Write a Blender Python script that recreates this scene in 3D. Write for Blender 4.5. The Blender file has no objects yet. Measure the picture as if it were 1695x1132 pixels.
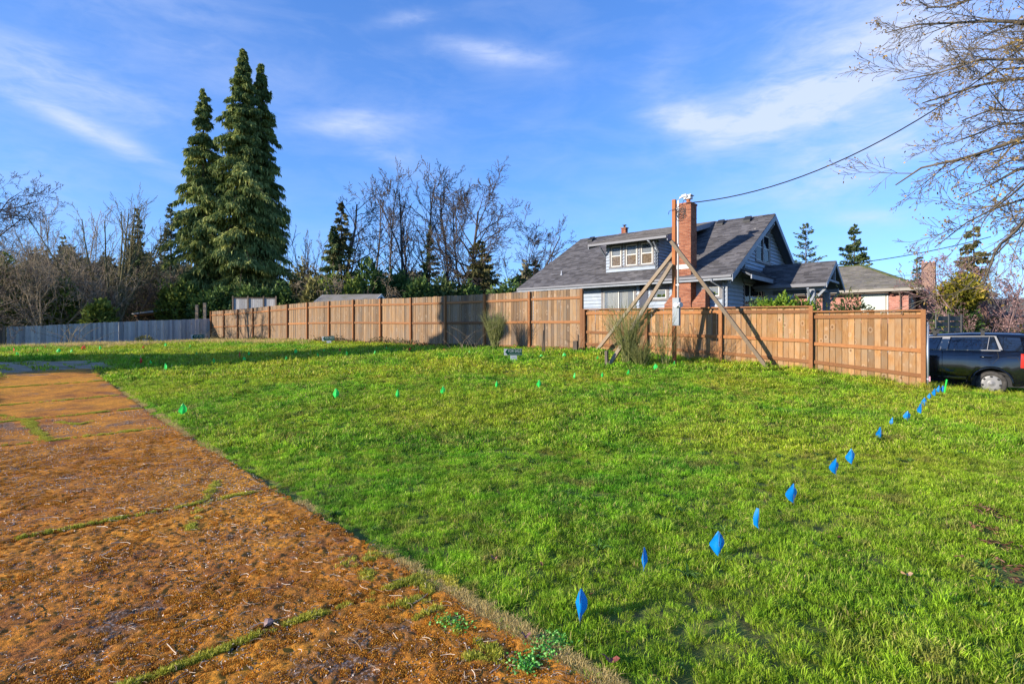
import bpy, bmesh, math, random
import numpy as np
from mathutils import Vector, Matrix
random.seed(7); rng = np.random.default_rng(7)
SC = bpy.context.scene; COL = SC.collection
rad = math.radians
# ------------------------------------------------------------------ camera
F, CX, CY, EYE = 895.0, 847.5, 547.0, 1.6
cd = bpy.data.cameras.new('camera'); cam = bpy.data.objects.new('camera', cd); COL.objects.link(cam)
cam.location = (0, 0, EYE); cam.rotation_euler = (rad(90), 0, 0)
cd.sensor_width = 36; cd.lens = 36 * F / 1695; cd.shift_y = -19 / 1695
cd.clip_start = .1; cd.clip_end = 3000
SC.camera = cam
# ------------------------------------------------------------------ light
SUN_EL = 16.5; SUN_DIR = Vector((-.897, -.441, 0)).normalized()
SUN_ROT = math.atan2(SUN_DIR.x, SUN_DIR.y)
w = bpy.data.worlds.new('World'); SC.world = w; w.use_nodes = True
sl = bpy.data.lights.new('sun', 'SUN'); so = bpy.data.objects.new('sun', sl); COL.objects.link(so)
sl.energy = 3.0; sl.angle = rad(.5); sl.color = (1, .91, .78)
tosun = Vector((SUN_DIR.x * math.cos(rad(SUN_EL)), SUN_DIR.y * math.cos(rad(SUN_EL)), math.sin(rad(SUN_EL))))
so.rotation_euler = (-tosun).to_track_quat('-Z', 'Y').to_euler(); so.location = tosun * 60
SC.view_settings.view_transform = 'Standard'; SC.view_settings.look = 'None'
SC.view_settings.exposure = 1.42; SC.view_settings.gamma = 1
SC.view_settings.use_curve_mapping = False
SC.render.engine = 'CYCLES'
SC.cycles.max_bounces = 6; SC.cycles.transparent_max_bounces = 12; SC.cycles.transmission_bounces = 4
SC.cycles.diffuse_bounces = 3; SC.cycles.glossy_bounces = 3
SC.cycles.use_denoising = True

class NT:
    """small node-tree writer"""
    def __init__(s, tree): s.t = tree; s.n = tree.nodes; s.l = tree.links
    def add(s, typ, props=None, **ins):
        n = s.n.new(typ)
        for k, v in (props or {}).items(): setattr(n, k, v)
        for k, v in ins.items():
            key = int(k[1:]) if k[0] == '_' and k[1:].isdigit() else k.replace('_', ' ')
            s.set(n.inputs[key], v)
        return n
    def set(s, sock, v):
        if hasattr(v, 'node'): s.l.new(v, sock)
        elif isinstance(v, bpy.types.Node): s.l.new(v.outputs[0], sock)
        else:
            if isinstance(v, (tuple, list)) and len(v) == 3 and sock.type == 'RGBA': v = (*v, 1)
            sock.default_value = v
    def m(s, op, a, b=0., c=None, clamp=False):
        n = s.n.new('ShaderNodeMath'); n.operation = op; n.use_clamp = clamp
        s.set(n.inputs[0], a); s.set(n.inputs[1], b)
        if c is not None: s.set(n.inputs[2], c)
        return n.outputs[0]
    def mix(s, fac, a, b, blend='MIX'):
        n = s.n.new('ShaderNodeMix'); n.data_type = 'RGBA'; n.blend_type = blend
        s.set(n.inputs[0], fac); s.set(n.inputs[6], a); s.set(n.inputs[7], b); return n.outputs[2]
    def ramp(s, fac, stops):
        n = s.n.new('ShaderNodeValToRGB'); s.set(n.inputs[0], fac); e = n.color_ramp.elements
        while len(e) < len(stops): e.new(.5)
        for x, (p, c) in zip(e, stops):
            x.position = p; x.color = (c, c, c, 1) if isinstance(c, (int, float)) else (*c, 1)
        return n.outputs[0]
    def noise(s, vec, scale, detail=3, rough=.55, out=0, dist=0.):
        n = s.n.new('ShaderNodeTexNoise'); s.set(n.inputs['Vector'], vec); n.inputs['Scale'].default_value = scale
        n.inputs['Detail'].default_value = detail; n.inputs['Roughness'].default_value = rough
        n.inputs['Distortion'].default_value = dist; return n.outputs[out]
    def vmul(s, v, xyz):
        n = s.n.new('ShaderNodeVectorMath'); n.operation = 'MULTIPLY'; s.set(n.inputs[0], v); s.set(n.inputs[1], xyz); return n.outputs[0]
    def vadd(s, v, b):
        n = s.n.new('ShaderNodeVectorMath'); n.operation = 'ADD'; s.set(n.inputs[0], v); s.set(n.inputs[1], b); return n.outputs[0]
    def dot(s, v, b):
        n = s.n.new('ShaderNodeVectorMath'); n.operation = 'DOT_PRODUCT'; s.set(n.inputs[0], v); s.set(n.inputs[1], b); return n.outputs['Value']
    def attr(s, name): return s.add('ShaderNodeAttribute', {'attribute_name': name}).outputs['Fac']
    def bump(s, h, strength=.5, dist=.01): return s.add('ShaderNodeBump', None, Height=h, Strength=strength, Distance=dist).outputs[0]

# world: Nishita sky with thin cirrus
T = NT(w.node_tree); T.n.clear()
sky = T.add('ShaderNodeTexSky', {'sky_type': 'NISHITA', 'sun_disc': False, 'sun_elevation': rad(SUN_EL), 'sun_rotation': SUN_ROT,
                                 'altitude': 0, 'air_density': 1.0, 'dust_density': .1, 'ozone_density': 4.5})
tc = T.add('ShaderNodeTexCoord').outputs['Generated']
hsv = T.add('ShaderNodeHueSaturation', None, Saturation=1.08, Value=1.0, Hue=.5, Color=sky.outputs[0]).outputs[0]
hsv = T.mix(1., hsv, (1.10, .90, 1.12), 'MULTIPLY')
hsv = T.mix(1., T.add('ShaderNodeGamma', None, Color=hsv, Gamma=.75).outputs[0], (.50, .755, .96), 'MULTIPLY')
def pdir(px, py): return Vector(((px - CX) / F, 1, -(py - CY) / F)).normalized()
n1 = T.noise(T.vmul(tc, (3, 3, 9)), 2.2, 6, .6, dist=.4)
n2 = T.noise(T.vmul(tc, (6, 6, 22)), 3.1, 5, .6, dist=.8)
wob = T.add('ShaderNodeTexNoise', None, Vector=tc, Scale=2.2, Detail=3.).outputs['Color']
tcw = T.vadd(tc, T.vmul(T.vadd(wob, (-.5, -.5, -.5)), (.16, .16, .16)))
total = None
for (px, py, ln, wd, ang, st) in [(150, 238, 165, 15, 17, .42), (110, 165, 170, 38, 8, .42), (820, 118, 110, 14, 0, .45), (610, 212, 120, 18, -4, .38),
        (1150, 190, 110, 24, 12, .55), (1330, 165, 190, 46, -14, .6), (1090, 120, 40, 40, 60, .15), (1500, 60, 240, 120, -10, .45), (1450, 270, 200, 50, -12, .5),
        (1455, 368, 70, 12, 0, .35), (700, 62, 60, 14, 0, .25), (660, 262, 60, 20, 20, .25), (300, 60, 300, 90, 5, .14), (60, 320, 200, 60, 5, .12)]:
    c = pdir(px, py); a0 = rad(ang)
    rgt = Vector((0, 0, 1)).cross(c) * -1; rgt.normalize(); up = rgt.cross(c); up.normalize()
    if up.z < 0: up = -up
    ax = (rgt * math.cos(a0) - up * math.sin(a0)); ay = (rgt * math.sin(a0) + up * math.cos(a0))
    k = 1 / (1 + ((px - CX) ** 2 + (py - CY) ** 2) / F ** 2) ** .5
    A = T.m('DIVIDE', T.dot(tcw, tuple(ax)), ln / F * k * .8); B = T.m('DIVIDE', T.dot(tcw, tuple(ay)), wd / F * k * 1.1)
    # centre lies on the plane of ax, ay offsets (c is orthogonal to both)
    d = T.m('ADD', T.m('MULTIPLY', A, A), T.m('MULTIPLY', B, B))
    g = T.m('MULTIPLY', T.m('POWER', 2.718, T.m('MULTIPLY', d, -1.)), T.m('GREATER_THAN', T.dot(tc, tuple(c)), 0.))
    g = T.m('MULTIPLY', g, st)
    total = g if total is None else T.m('ADD', total, g)
cl = T.m('MULTIPLY', total, T.ramp(T.m('ADD', T.m('MULTIPLY', n1, .6), T.m('MULTIPLY', n2, .4)), [(.33, .35), (.62, 1.5)]))
veil = T.m('MULTIPLY', T.ramp(n1, [(.42, 0.), (.8, 1.)]), .15)
cl = T.m('MINIMUM', T.m('ADD', cl, veil), .85)
skyc = T.mix(cl, hsv, (1.9, 2.15, 2.85))
bg = T.add('ShaderNodeBackground', None, Color=skyc, Strength=.15)
T.l.new(bg.outputs[0], T.add('ShaderNodeOutputWorld').inputs[0])

# ------------------------------------------------------------------ materials
def mat(name, col=(.5, .5, .5), rough=.8, spec=.3, metal=0., fn=None, trans=0., coat=0.):
    m = bpy.data.materials.new(name); m.use_nodes = True; t = NT(m.node_tree)
    p = m.node_tree.nodes['Principled BSDF']
    p.inputs['Base Color'].default_value = (*col, 1); p.inputs['Roughness'].default_value = rough
    p.inputs['Specular IOR Level'].default_value = spec; p.inputs['Metallic'].default_value = metal
    p.inputs['Coat Weight'].default_value = coat
    if fn: fn(t, p)
    if trans:
        tr = t.add('ShaderNodeBsdfTranslucent')
        bc = p.inputs['Base Color']
        if bc.is_linked: t.l.new(bc.links[0].from_socket, tr.inputs[0])
        else: tr.inputs[0].default_value = (*col, 1)
        mx = t.add('ShaderNodeMixShader', None, _0=trans, _1=p.outputs[0], _2=tr.outputs[0])
        t.l.new(mx.outputs[0], m.node_tree.nodes['Material Output'].inputs[0])
    return m
def varied(c1, c2, scale=4., detail=4, bump=.3, bscale=None, attr=None, world=False, lo=.35, hi=.65, bdist=.01, stretch=(1, 1, 1)):
    def fn(t, p):
        if world: v = t.add('ShaderNodeNewGeometry').outputs['Position']
        else: v = t.add('ShaderNodeTexCoord').outputs['Object']
        v = t.vmul(v, stretch)
        n = t.noise(v, scale, detail)
        col = t.mix(t.ramp(n, [(lo, 0.), (hi, 1.)]), c1, c2)
        if attr: col = t.mix(1., col, t.ramp(t.attr(attr), [(0, .6), (1, 1.35)]), 'MULTIPLY')
        t.set(p.inputs['Base Color'], col)
        if bump: t.set(p.inputs['Normal'], t.bump(t.noise(v, bscale or scale * 5, 4), bump, bdist))
    return fn
def wood(c1, c2, c3, knots=True, wet=None, grain=(1., 1., .06)):
    """boards: long grain along local z, colour by board, knots, weathered greys"""
    def fn(t, p):
        oi = t.add('ShaderNodeObjectInfo').outputs['Random']
        v = t.add('ShaderNodeTexCoord').outputs['Object']
        off = t.add('ShaderNodeCombineXYZ', None, X=t.m('MULTIPLY', oi, 91.), Y=t.m('MULTIPLY', oi, 53.), Z=t.m('MULTIPLY', oi, 37.)).outputs[0]
        v = t.vadd(v, off)
        g = t.noise(t.vmul(v, grain), 55, 5, .65, dist=.3)
        big = t.noise(t.vmul(v, (1, 1, .45)), 2.6, 3)
        base = t.mix(t.ramp(g, [(.3, 0.), (.7, 1.)]), c1, c2)
        base = t.mix(t.ramp(big, [(.4, 0.), (.66, .8)]), base, c3)
        base = t.mix(1., base, t.ramp(oi, [(0, (.62, .6, .6)), (.35, (.95, .92, .85)), (.7, (1.05, 1.02, 1.0)), (1, (1.38, 1.3, 1.15))]), 'MULTIPLY')
        if knots:
            vo = t.add('ShaderNodeTexVoronoi', None, Vector=t.vmul(v, (6., 6., 2.6)), Scale=1.)
            rnd = t.add('ShaderNodeSeparateColor', None, Color=vo.outputs['Color']).outputs[0]
            kn = t.m('MULTIPLY', t.ramp(vo.outputs['Distance'], [(.07, 1.), (.2, 0.)]), t.m('GREATER_THAN', rnd, .62))
            base = t.mix(t.m('MULTIPLY', kn, .75), base, (.10, .05, .025))
            ring = t.m('MULTIPLY', t.ramp(vo.outputs['Distance'], [(.16, 0.), (.24, 1.), (.34, 0.)]), t.m('GREATER_THAN', rnd, .62))
            base = t.mix(t.m('MULTIPLY', ring, .3), base, (.55, .42, .3))
        t.set(p.inputs['Base Color'], base)
        t.set(p.inputs['Normal'], t.bump(g, .5, .004))
    return fn
M = {}
M['board_new'] = mat('cedar boards', rough=.8, fn=wood((.22, .10, .034), (.39, .215, .085), (.29, .20, .12)))
M['board_old'] = mat('weathered cedar boards', rough=.85, fn=wood((.175, .098, .048), (.29, .19, .105), (.20, .155, .115)))
M['board_grey'] = mat('grey weathered boards', rough=.9, fn=wood((.25, .25, .25), (.56, .54, .52), (.40, .40, .41)))
M['board_brown'] = mat('dark brown boards', rough=.9, fn=wood((.12, .085, .06), (.18, .13, .09), (.14, .12, .10)))
M['rail'] = mat('stained rails', rough=.75, fn=wood((.20, .082, .028), (.31, .135, .048), (.26, .115, .045), knots=False, grain=(.3, .3, .3)))
M['lumber'] = mat('raw lumber', rough=.8, fn=wood((.22, .16, .105), (.32, .24, .165), (.26, .22, .17), knots=False))
M['pole'] = mat('treated post', rough=.75, fn=wood((.24, .08, .025), (.36, .13, .04), (.28, .10, .035), knots=False))
M['steel'] = mat('galvanised steel', (.45, .46, .48), .45, .5, .6)
M['white_metal'] = mat('white painted metal', (.55, .55, .55), .45)
M['grey_metal'] = mat('grey painted metal', (.24, .27, .29), .5)
M['dark'] = mat('dark rubber', (.02, .02, .02), .7)
M['cable'] = mat('black cable', (.03, .03, .03), .6)
M['wire'] = mat('flag wire', (.25, .25, .25), .5, .5, .7)
def sid(t, p):
    v = t.add('ShaderNodeTexCoord').outputs['Object']
    n = t.noise(v, 3.5, 5); n2 = t.noise(t.vmul(v, (1, 1, .15)), 14, 4)
    c = t.mix(t.ramp(n, [(.4, 0.), (.7, 1.)]), (.30, .345, .40), (.37, .41, .46))
    c = t.mix(t.m('MULTIPLY', t.ramp(n2, [(.55, 0.), (.75, 1.)]), .3), c, (.25, .28, .32))
    t.set(p.inputs['Base Color'], c); t.set(p.inputs['Normal'], t.bump(n2, .2, .003))
M['siding'] = mat('pale blue grey siding', rough=.65, fn=sid)
M['trim'] = mat('grey trim', rough=.6, fn=varied((.145, .135, .135), (.19, .175, .17), 6, bump=.1))
M['fascia'] = mat('blue grey fascia', rough=.55, fn=varied((.20, .22, .25), (.26, .28, .31), 5, bump=.1))
M['gutter'] = mat('gutter', (.15, .15, .165), .5)
M['vinyl'] = mat('cream window vinyl', (.62, .60, .54), .5)
M['soffit'] = mat('soffit boards', (.10, .11, .13), .8)
M['curtain'] = mat('curtain cloth', (.62, .64, .62), .9, fn=varied((.5, .53, .52), (.7, .72, .7), 30, bump=.2, stretch=(1, 1, .05)))
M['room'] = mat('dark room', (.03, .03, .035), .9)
M['blind'] = mat('tan blind', (.33, .24, .15), .8, fn=varied((.22, .15, .09), (.42, .32, .22), 9, bump=.1))
def glassfn(t, p): pass
def glass(name, tint, tr):
    m = bpy.data.materials.new(name); m.use_nodes = True; t = NT(m.node_tree)
    p = m.node_tree.nodes['Principled BSDF']; p.inputs['Base Color'].default_value = (*tint, 1); p.inputs['Roughness'].default_value = .03
    p.inputs['Specular IOR Level'].default_value = .9
    tb = t.add('ShaderNodeBsdfTransparent'); lw = t.add('ShaderNodeLayerWeight', None, Blend=.35).outputs['Fresnel']
    f = t.m('MAXIMUM', t.m('ADD', t.m('MULTIPLY', lw, .9), 1 - tr), 0., clamp=True)
    mx = t.add('ShaderNodeMixShader', None, _0=f, _1=tb.outputs[0], _2=p.outputs[0])
    t.l.new(mx.outputs[0], m.node_tree.nodes['Material Output'].inputs[0]); return m
M['glass'] = glass('window glass', (.02, .025, .03), .85)
M['carglass'] = mat('tinted car glass', (.008, .012, .02), .04, .8, coat=1.)
M['carpaint'] = mat('black car paint', (.003, .0035, .006), .12, .5, coat=1.)
M['chrome'] = mat('silver plastic', (.24, .24, .245), .4, .5, .2)
M['hub'] = mat('silver hubcap', (.20, .195, .19), .45, .5, .1)
M['tyre'] = mat('tyre rubber', (.045, .042, .04), .85, fn=varied((.03, .028, .026), (.075, .068, .06), 12, bump=.4))
M['tail'] = mat('red tail light lens', (.55, .02, .01), .12, .7, coat=1.)
def shing(c1, c2, moss=None):
    def fn(t, p):
        v = t.add('ShaderNodeTexCoord').outputs['Object']
        a = t.attr('tint'); n = t.noise(v, 70, 3); big = t.noise(v, .8, 3)
        c = t.mix(a, c1, c2); c = t.mix(1., c, t.ramp(n, [(.3, .7), (.7, 1.3)]), 'MULTIPLY')
        c = t.mix(1., c, t.ramp(big, [(.3, .85), (.7, 1.15)]), 'MULTIPLY')
        if moss: c = t.mix(t.ramp(t.noise(v, 2.5, 5), [(.5, 0.), (.62, .8)]), c, moss)
        t.set(p.inputs['Base Color'], c); t.set(p.inputs['Normal'], t.bump(n, .6, .01))
    return fn
M['shingle'] = mat('charcoal shingles', rough=.9, fn=shing((.065, .06, .06), (.155, .145, .145)))
M['shingle_old'] = mat('weathered grey shingles', rough=.95, fn=shing((.12, .108, .09), (.23, .205, .17), (.17, .155, .10)))
def brk(c1, c2):
    def fn(t, p):
        v = t.add('ShaderNodeTexCoord').outputs['Object']; n = t.noise(v, 25, 4)
        c = t.mix(t.attr('tint'), c1, c2); c = t.mix(1., c, t.ramp(n, [(.3, .75), (.7, 1.25)]), 'MULTIPLY')
        t.set(p.inputs['Base Color'], c); t.set(p.inputs['Normal'], t.bump(n, .4, .006))
    return fn
M['brick'] = mat('red brown bricks', rough=.9, fn=brk((.20, .058, .028), (.36, .135, .068)))
M['brick2'] = mat('pink red bricks', rough=.9, fn=brk((.36, .13, .09), (.52, .23, .17)))
M['brick3'] = mat('brown bricks', rough=.9, fn=brk((.16, .09, .065), (.30, .17, .12)))
M['mortar'] = mat('mortar', rough=.95, fn=varied((.22, .17, .13), (.30, .24, .19), 20))
M['mortar2'] = mat('pale mortar', rough=.95, fn=varied((.36, .28, .24), (.46, .36, .31), 20))
def bark(c1, c2): return mat('bark', rough=.95, fn=varied(c1, c2, 3, bump=.6, bscale=14, stretch=(1, 1, .35)))
M['bark'] = bark((.085, .065, .05), (.16, .13, .10))
M['bark_dark'] = bark((.055, .042, .034), (.13, .098, .075))
M['bark_pale'] = bark((.22, .165, .11), (.38, .30, .20))
M['bark_pink'] = bark((.19, .12, .12), (.34, .22, .21))
M['bark_moss'] = bark((.10, .09, .04), (.19, .16, .075))
def leaf(name, c1, c2, c3, trans=.25, scale=.6):
    def fn(t, p):
        v = t.add('ShaderNodeNewGeometry').outputs['Position']
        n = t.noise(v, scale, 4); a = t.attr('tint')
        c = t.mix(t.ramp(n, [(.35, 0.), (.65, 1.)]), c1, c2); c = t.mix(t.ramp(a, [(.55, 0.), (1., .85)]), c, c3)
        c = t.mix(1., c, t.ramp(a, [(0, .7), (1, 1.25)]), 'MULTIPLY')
        t.set(p.inputs['Base Color'], c)
    return mat(name, rough=.7, spec=.25, fn=fn, trans=trans)
M['cedar'] = leaf('cedar sprays', (.075, .125, .035), (.22, .27, .07), (.46, .46, .14), trans=.3)
M['fir'] = leaf('fir needles', (.045, .085, .028), (.10, .145, .045), (.22, .23, .07))
M['fir_blue'] = leaf('blue green needles', (.05, .085, .05), (.12, .16, .08), (.24, .25, .12))
M['fir_brown'] = leaf('brownish needles', (.085, .085, .03), (.16, .15, .05), (.26, .22, .08))
M['olive'] = leaf('olive brush leaves', (.10, .105, .03), (.20, .185, .055), (.32, .27, .09))
M['ivy'] = leaf('ivy leaves', (.07, .11, .02), (.14, .19, .03), (.27, .30, .05))
M['dark_leaf'] = leaf('evergreen leaves', (.032, .075, .02), (.07, .13, .03), (.18, .24, .05))
M['rhodo'] = leaf('bright rhododendron leaves', (.08, .17, .015), (.16, .27, .02), (.36, .42, .04))
M['dkrhodo'] = leaf('dark rhododendron leaves', (.025, .05, .012), (.05, .08, .02), (.16, .13, .06))
M['yellow_leaf'] = leaf('yellow green leaves', (.11, .12, .012), (.24, .21, .02), (.42, .30, .04))
M['pinkbud'] = leaf('pink buds', (.22, .11, .10), (.34, .19, .17), (.45, .3, .27))
M['bud'] = leaf('yellow brown buds', (.20, .13, .04), (.34, .21, .06), (.48, .31, .08))
M['broom'] = leaf('broom stems', (.15, .18, .04), (.27, .29, .09), (.45, .42, .18))
M['straw'] = leaf('dry straw', (.22, .15, .07), (.36, .27, .13), (.5, .4, .22), scale=3.)
M['deadleaf'] = leaf('dead leaves', (.12, .05, .025), (.22, .09, .045), (.38, .20, .11), scale=5.)
M['twig'] = leaf('dry twigs', (.16, .10, .06), (.40, .28, .17), (.75, .60, .42), trans=0., scale=4.)
M['chip'] = leaf('stone chips', (.14, .10, .075), (.34, .26, .20), (.85, .68, .52), trans=0., scale=6.)

# ------------------------------------------------------------------ mesh helpers
def tag(o, label=None, cat=None, group=None, kind=None):
    if label: o['label'] = label
    if cat: o['category'] = cat
    if group: o['group'] = group
    if kind: o['kind'] = kind
    return o
def empty(name, loc, rz=0.):
    o = bpy.data.objects.new(name, None); COL.objects.link(o); o.location = loc; o.rotation_euler = (0, 0, rz); o.empty_display_size = .2; return o
def link(name, me, parent=None, m=None, kind=None, loc=None, smooth=False):
    if m is not None and not me.materials: me.materials.append(m)
    o = bpy.data.objects.new(name, me); COL.objects.link(o)
    if parent: o.parent = parent
    if kind: o['kind'] = kind
    if loc is not None: o.location = loc
    return o
def npmesh(name, V, Fc, tint=None, smooth=False):
    """V (n,3), Fc (m,k) equal-size polys; tint per vertex"""
    V = np.asarray(V, np.float32); Fc = np.asarray(Fc, np.int32); k = Fc.shape[1]
    me = bpy.data.meshes.new(name); me.vertices.add(len(V)); me.vertices.foreach_set('co', V.ravel())
    me.loops.add(Fc.size); me.loops.foreach_set('vertex_index', Fc.ravel())
    me.polygons.add(len(Fc)); me.polygons.foreach_set('loop_start', np.arange(0, Fc.size, k, dtype=np.int32))
    me.update(calc_edges=True)
    if smooth: me.polygons.foreach_set('use_smooth', np.ones(len(Fc), bool))
    if tint is not None:
        a = me.attributes.new('tint', 'FLOAT', 'POINT'); a.data.foreach_set('value', np.asarray(tint, np.float32))
    me.validate(); return me
class MB:
    def __init__(s): s.v = []; s.f = []; s.t = []
    def add(s, vs, fs, tint=None):
        b = len(s.v); s.v += [tuple(x) for x in vs]; s.f += [tuple(b + i for i in f) for f in fs]
        s.t += [random.random() if tint is None else tint] * len(vs); return s
    def box(s, x0, x1, y0, y1, z0, z1, tint=None):
        vs = [(x, y, z) for z in (z0, z1) for y in (y0, y1) for x in (x0, x1)]
        return s.add(vs, [(0, 2, 3, 1), (4, 5, 7, 6), (0, 1, 5, 4), (2, 6, 7, 3), (0, 4, 6, 2), (1, 3, 7, 5)], tint)
    def beam(s, p0, p1, w_, h_, up=(0, 0, 1), tint=None):
        p0 = Vector(p0); p1 = Vector(p1); d = (p1 - p0).normalized(); u = Vector(up)
        if abs(d.dot(u)) > .98: u = Vector((1, 0, 0))
        a = d.cross(u).normalized() * w_ / 2; b = a.cross(d).normalized() * h_ / 2
        vs = [p + i * a + j * b for p in (p0, p1) for j in (-1, 1) for i in (-1, 1)]
        return s.add(vs, [(0, 2, 3, 1), (4, 5, 7, 6), (0, 1, 5, 4), (2, 6, 7, 3), (0, 4, 6, 2), (1, 3, 7, 5)], tint)
    def tube(s, pts, r, n=6, cap=True, tint=None):
        pts = [Vector(p) for p in pts]; rs = r if isinstance(r, (list, tuple)) else [r] * len(pts); vs = []; fs = []
        for i, p in enumerate(pts):
            d = (pts[min(i + 1, len(pts) - 1)] - pts[max(i - 1, 0)]).normalized()
            u = Vector((0, 0, 1)) if abs(d.z) < .9 else Vector((1, 0, 0))
            a = d.cross(u).normalized(); b = d.cross(a)
            vs += [p + rs[i] * (math.cos(2 * math.pi * k / n) * a + math.sin(2 * math.pi * k / n) * b) for k in range(n)]
        for i in range(len(pts) - 1):
            for k in range(n): fs.append((i * n + k, i * n + (k + 1) % n, (i + 1) * n + (k + 1) % n, (i + 1) * n + k))
        if cap: fs += [tuple(range(n))[::-1], tuple((len(pts) - 1) * n + k for k in range(n))]
        return s.add(vs, fs, tint)
    def poly(s, pts, tint=None): return s.add(pts, [tuple(range(len(pts)))], tint)
    def slab(s, pts, off, tint=None):
        """polygon pts extruded by vector off"""
        n = len(pts); o = Vector(off); q = [Vector(p) for p in pts]
        return s.add(q + [p + o for p in q], [tuple(range(n))[::-1], tuple(range(n, 2 * n))] + [(i, (i + 1) % n, (i + 1) % n + n, i + n) for i in range(n)], tint)
    def mesh(s, name, smooth=False):
        me = bpy.data.meshes.new(name); me.from_pydata(s.v, [], s.f); me.validate()
        a = me.attributes.new('tint', 'FLOAT', 'POINT')
        if len(s.t) == len(me.vertices): a.data.foreach_set('value', s.t)
        bm = bmesh.new(); bm.from_mesh(me); bmesh.ops.recalc_face_normals(bm, faces=bm.faces); bm.to_mesh(me); bm.free()
        if smooth:
            for p in me.polygons: p.use_smooth = True
        return me
    def build(s, name, m, parent=None, kind=None, smooth=False): return link(name, s.mesh(name, smooth), parent, m, kind)

# ------------------------------------------------------------------ terrain
_h = rng.random(65536)
def vnoise(x, y, seed=0):
    xi = np.floor(x).astype(np.int64); yi = np.floor(y).astype(np.int64); fx = x - xi; fy = y - yi
    fx = fx * fx * (3 - 2 * fx); fy = fy * fy * (3 - 2 * fy)
    H = lambda a, b: _h[(a * 73856093 ^ b * 19349663 ^ (seed * 83492791)) & 65535]
    return (H(xi, yi) * (1 - fx) + H(xi + 1, yi) * fx) * (1 - fy) + (H(xi, yi + 1) * (1 - fx) + H(xi + 1, yi + 1) * fx) * fy
def fbm(x, y, seed=0, oct=3):
    s = 0; a = .5
    for i in range(oct): s = s + a * vnoise(x * 2 ** i, y * 2 ** i, seed + i); a *= .5
    return s / (1 - .5 ** oct)
CP = [(10.04, 13.19, .20), (9.1, 14.0, .32), (8.2, 14.8, .45), (7.1, 15.2, .55), (6.3, 16.4, .62), (4.8, 16.0, .62), (2.64, 19.56, .81), (2.8, 18.9, .82), (.8, 21.1, .845), (-2.9, 24.3, .84), (-8.6, 29.2, .89),
      (-16, 35.6, .88), (-23.5, 42, .75), (-30.9, 33.5, .5), (-27, 38, .6), (0, 0, 0), (-2, 2.5, 0), (-2, 4, 0), (-5.5, 8.8, .04), (-8, 11.5, .12), (-10.9, 14.6, .25), (-14.5, 18, .48), (-20, 22, .68), (-25, 27, .68), (-16, 14, .3), (-10, 6, 0), (2, 3, 0), (3, 6, .02), (0, 8, .06), (0, 12, .25),
      (-6, 16, .42), (-12, 22, .6), (5, 10, .1), (8, 8, -.03), (10, 10, -.04), (11.4, 12.6, .05), (12.6, 13.6, -.08), (14, 12, -.1), (17, 16, -.15), (12, 18, .15), (20, 25, .1), (20.5, 33, .25), (8, 24, .5), (0, 32, .7), (-12, 50, .6), (30, 20, -.2), (30, 45, 0),
      (10, -5, -.1), (-10, -8, 0), (-40, 10, .1), (40, -10, -.2), (-50, 40, .4), (0, -40, 0), (-35, 60, .5), (30, 70, .3), (0, 80, .4), (60, 30, 0), (4.2, 13.6, .42), (6.5, 12.2, .22)]
cp = np.array(CP); _n = len(cp)
def _U(r2): return np.where(r2 > 0, r2 * np.log(r2 + 1e-12), 0) * .5
_D = ((cp[:, None, :2] - cp[None, :, :2]) ** 2).sum(-1)
_A = np.zeros((_n + 3, _n + 3)); _A[:_n, :_n] = _U(_D) + np.eye(_n) * .6; _A[:_n, _n] = 1; _A[:_n, _n + 1:] = cp[:, :2]; _A[_n, :_n] = 1; _A[_n + 1:, :_n] = cp[:, :2].T
_W = np.linalg.solve(_A, np.concatenate([cp[:, 2], [0, 0, 0]]))
def GZ(x, y):
    x = np.asarray(x, float); y = np.asarray(y, float); sh = x.shape; x = x.ravel(); y = y.ravel(); out = np.empty(len(x))
    for i in range(0, len(x), 20000):
        a, b = x[i:i + 20000], y[i:i + 20000]
        r2 = (a[:, None] - cp[None, :, 0]) ** 2 + (b[:, None] - cp[None, :, 1]) ** 2
        z = _U(r2) @ _W[:_n] + _W[_n] + _W[_n + 1] * a + _W[_n + 2] * b
        r = np.hypot(a, b); k = np.clip((r - 50) / 40, 0, 1); z = np.clip(z, -.5, 1.1) * (1 - k) + .3 * k
        out[i:i + 20000] = z
    return out.reshape(sh)
def g(x, y): return float(GZ(np.array([x]), np.array([y]))[0])
def at(px, py):
    """ground point seen at photo pixel"""
    rx, rz = (px - CX) / F, -(py - CY) / F; Z = 2.; st = .1
    while Z < 90:
        if EYE + rz * Z < g(rx * Z, Z):
            for _ in range(12):
                st /= 2; Z += -st if EYE + rz * Z < g(rx * Z, Z) else st
            break
        Z += st
    return Vector((rx * Z, Z, g(rx * Z, Z)))
def P(px, py, Z): return Vector(((px - CX) / F * Z, Z, EYE - (py - CY) / F * Z))
# driveway frame
DA = np.array([-.58, 3.51]); DW = np.array([-.681, .732]); DW /= np.linalg.norm(DW); DN = np.array([-.732, -.681]); DN = np.array([-DW[1], DW[0]]); DWID = 2.3
def dcoord(x, y): dx = x - DA[0]; dy = y - DA[1]; return dx * DW[0] + dy * DW[1], dx * DN[0] + dy * DN[1]   # s along, n to the left
if DN[0] > 0: DN = -DN
S0, S1 = -3.4, 18.6
def ingrass(x, y):
    s, n = dcoord(x, y); return ~((s > S0) & (s < S1) & (n > (fbm(x * 2.6, y * 2.6, 91) - .5) * .34 - .01) & (n < DWID))
def bumps(x, y): return (fbm(x * .9, y * .9, 3) - .5) * .07 + (fbm(x * 1.9, y * 1.9, 9, 2) - .5) * .035

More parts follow.
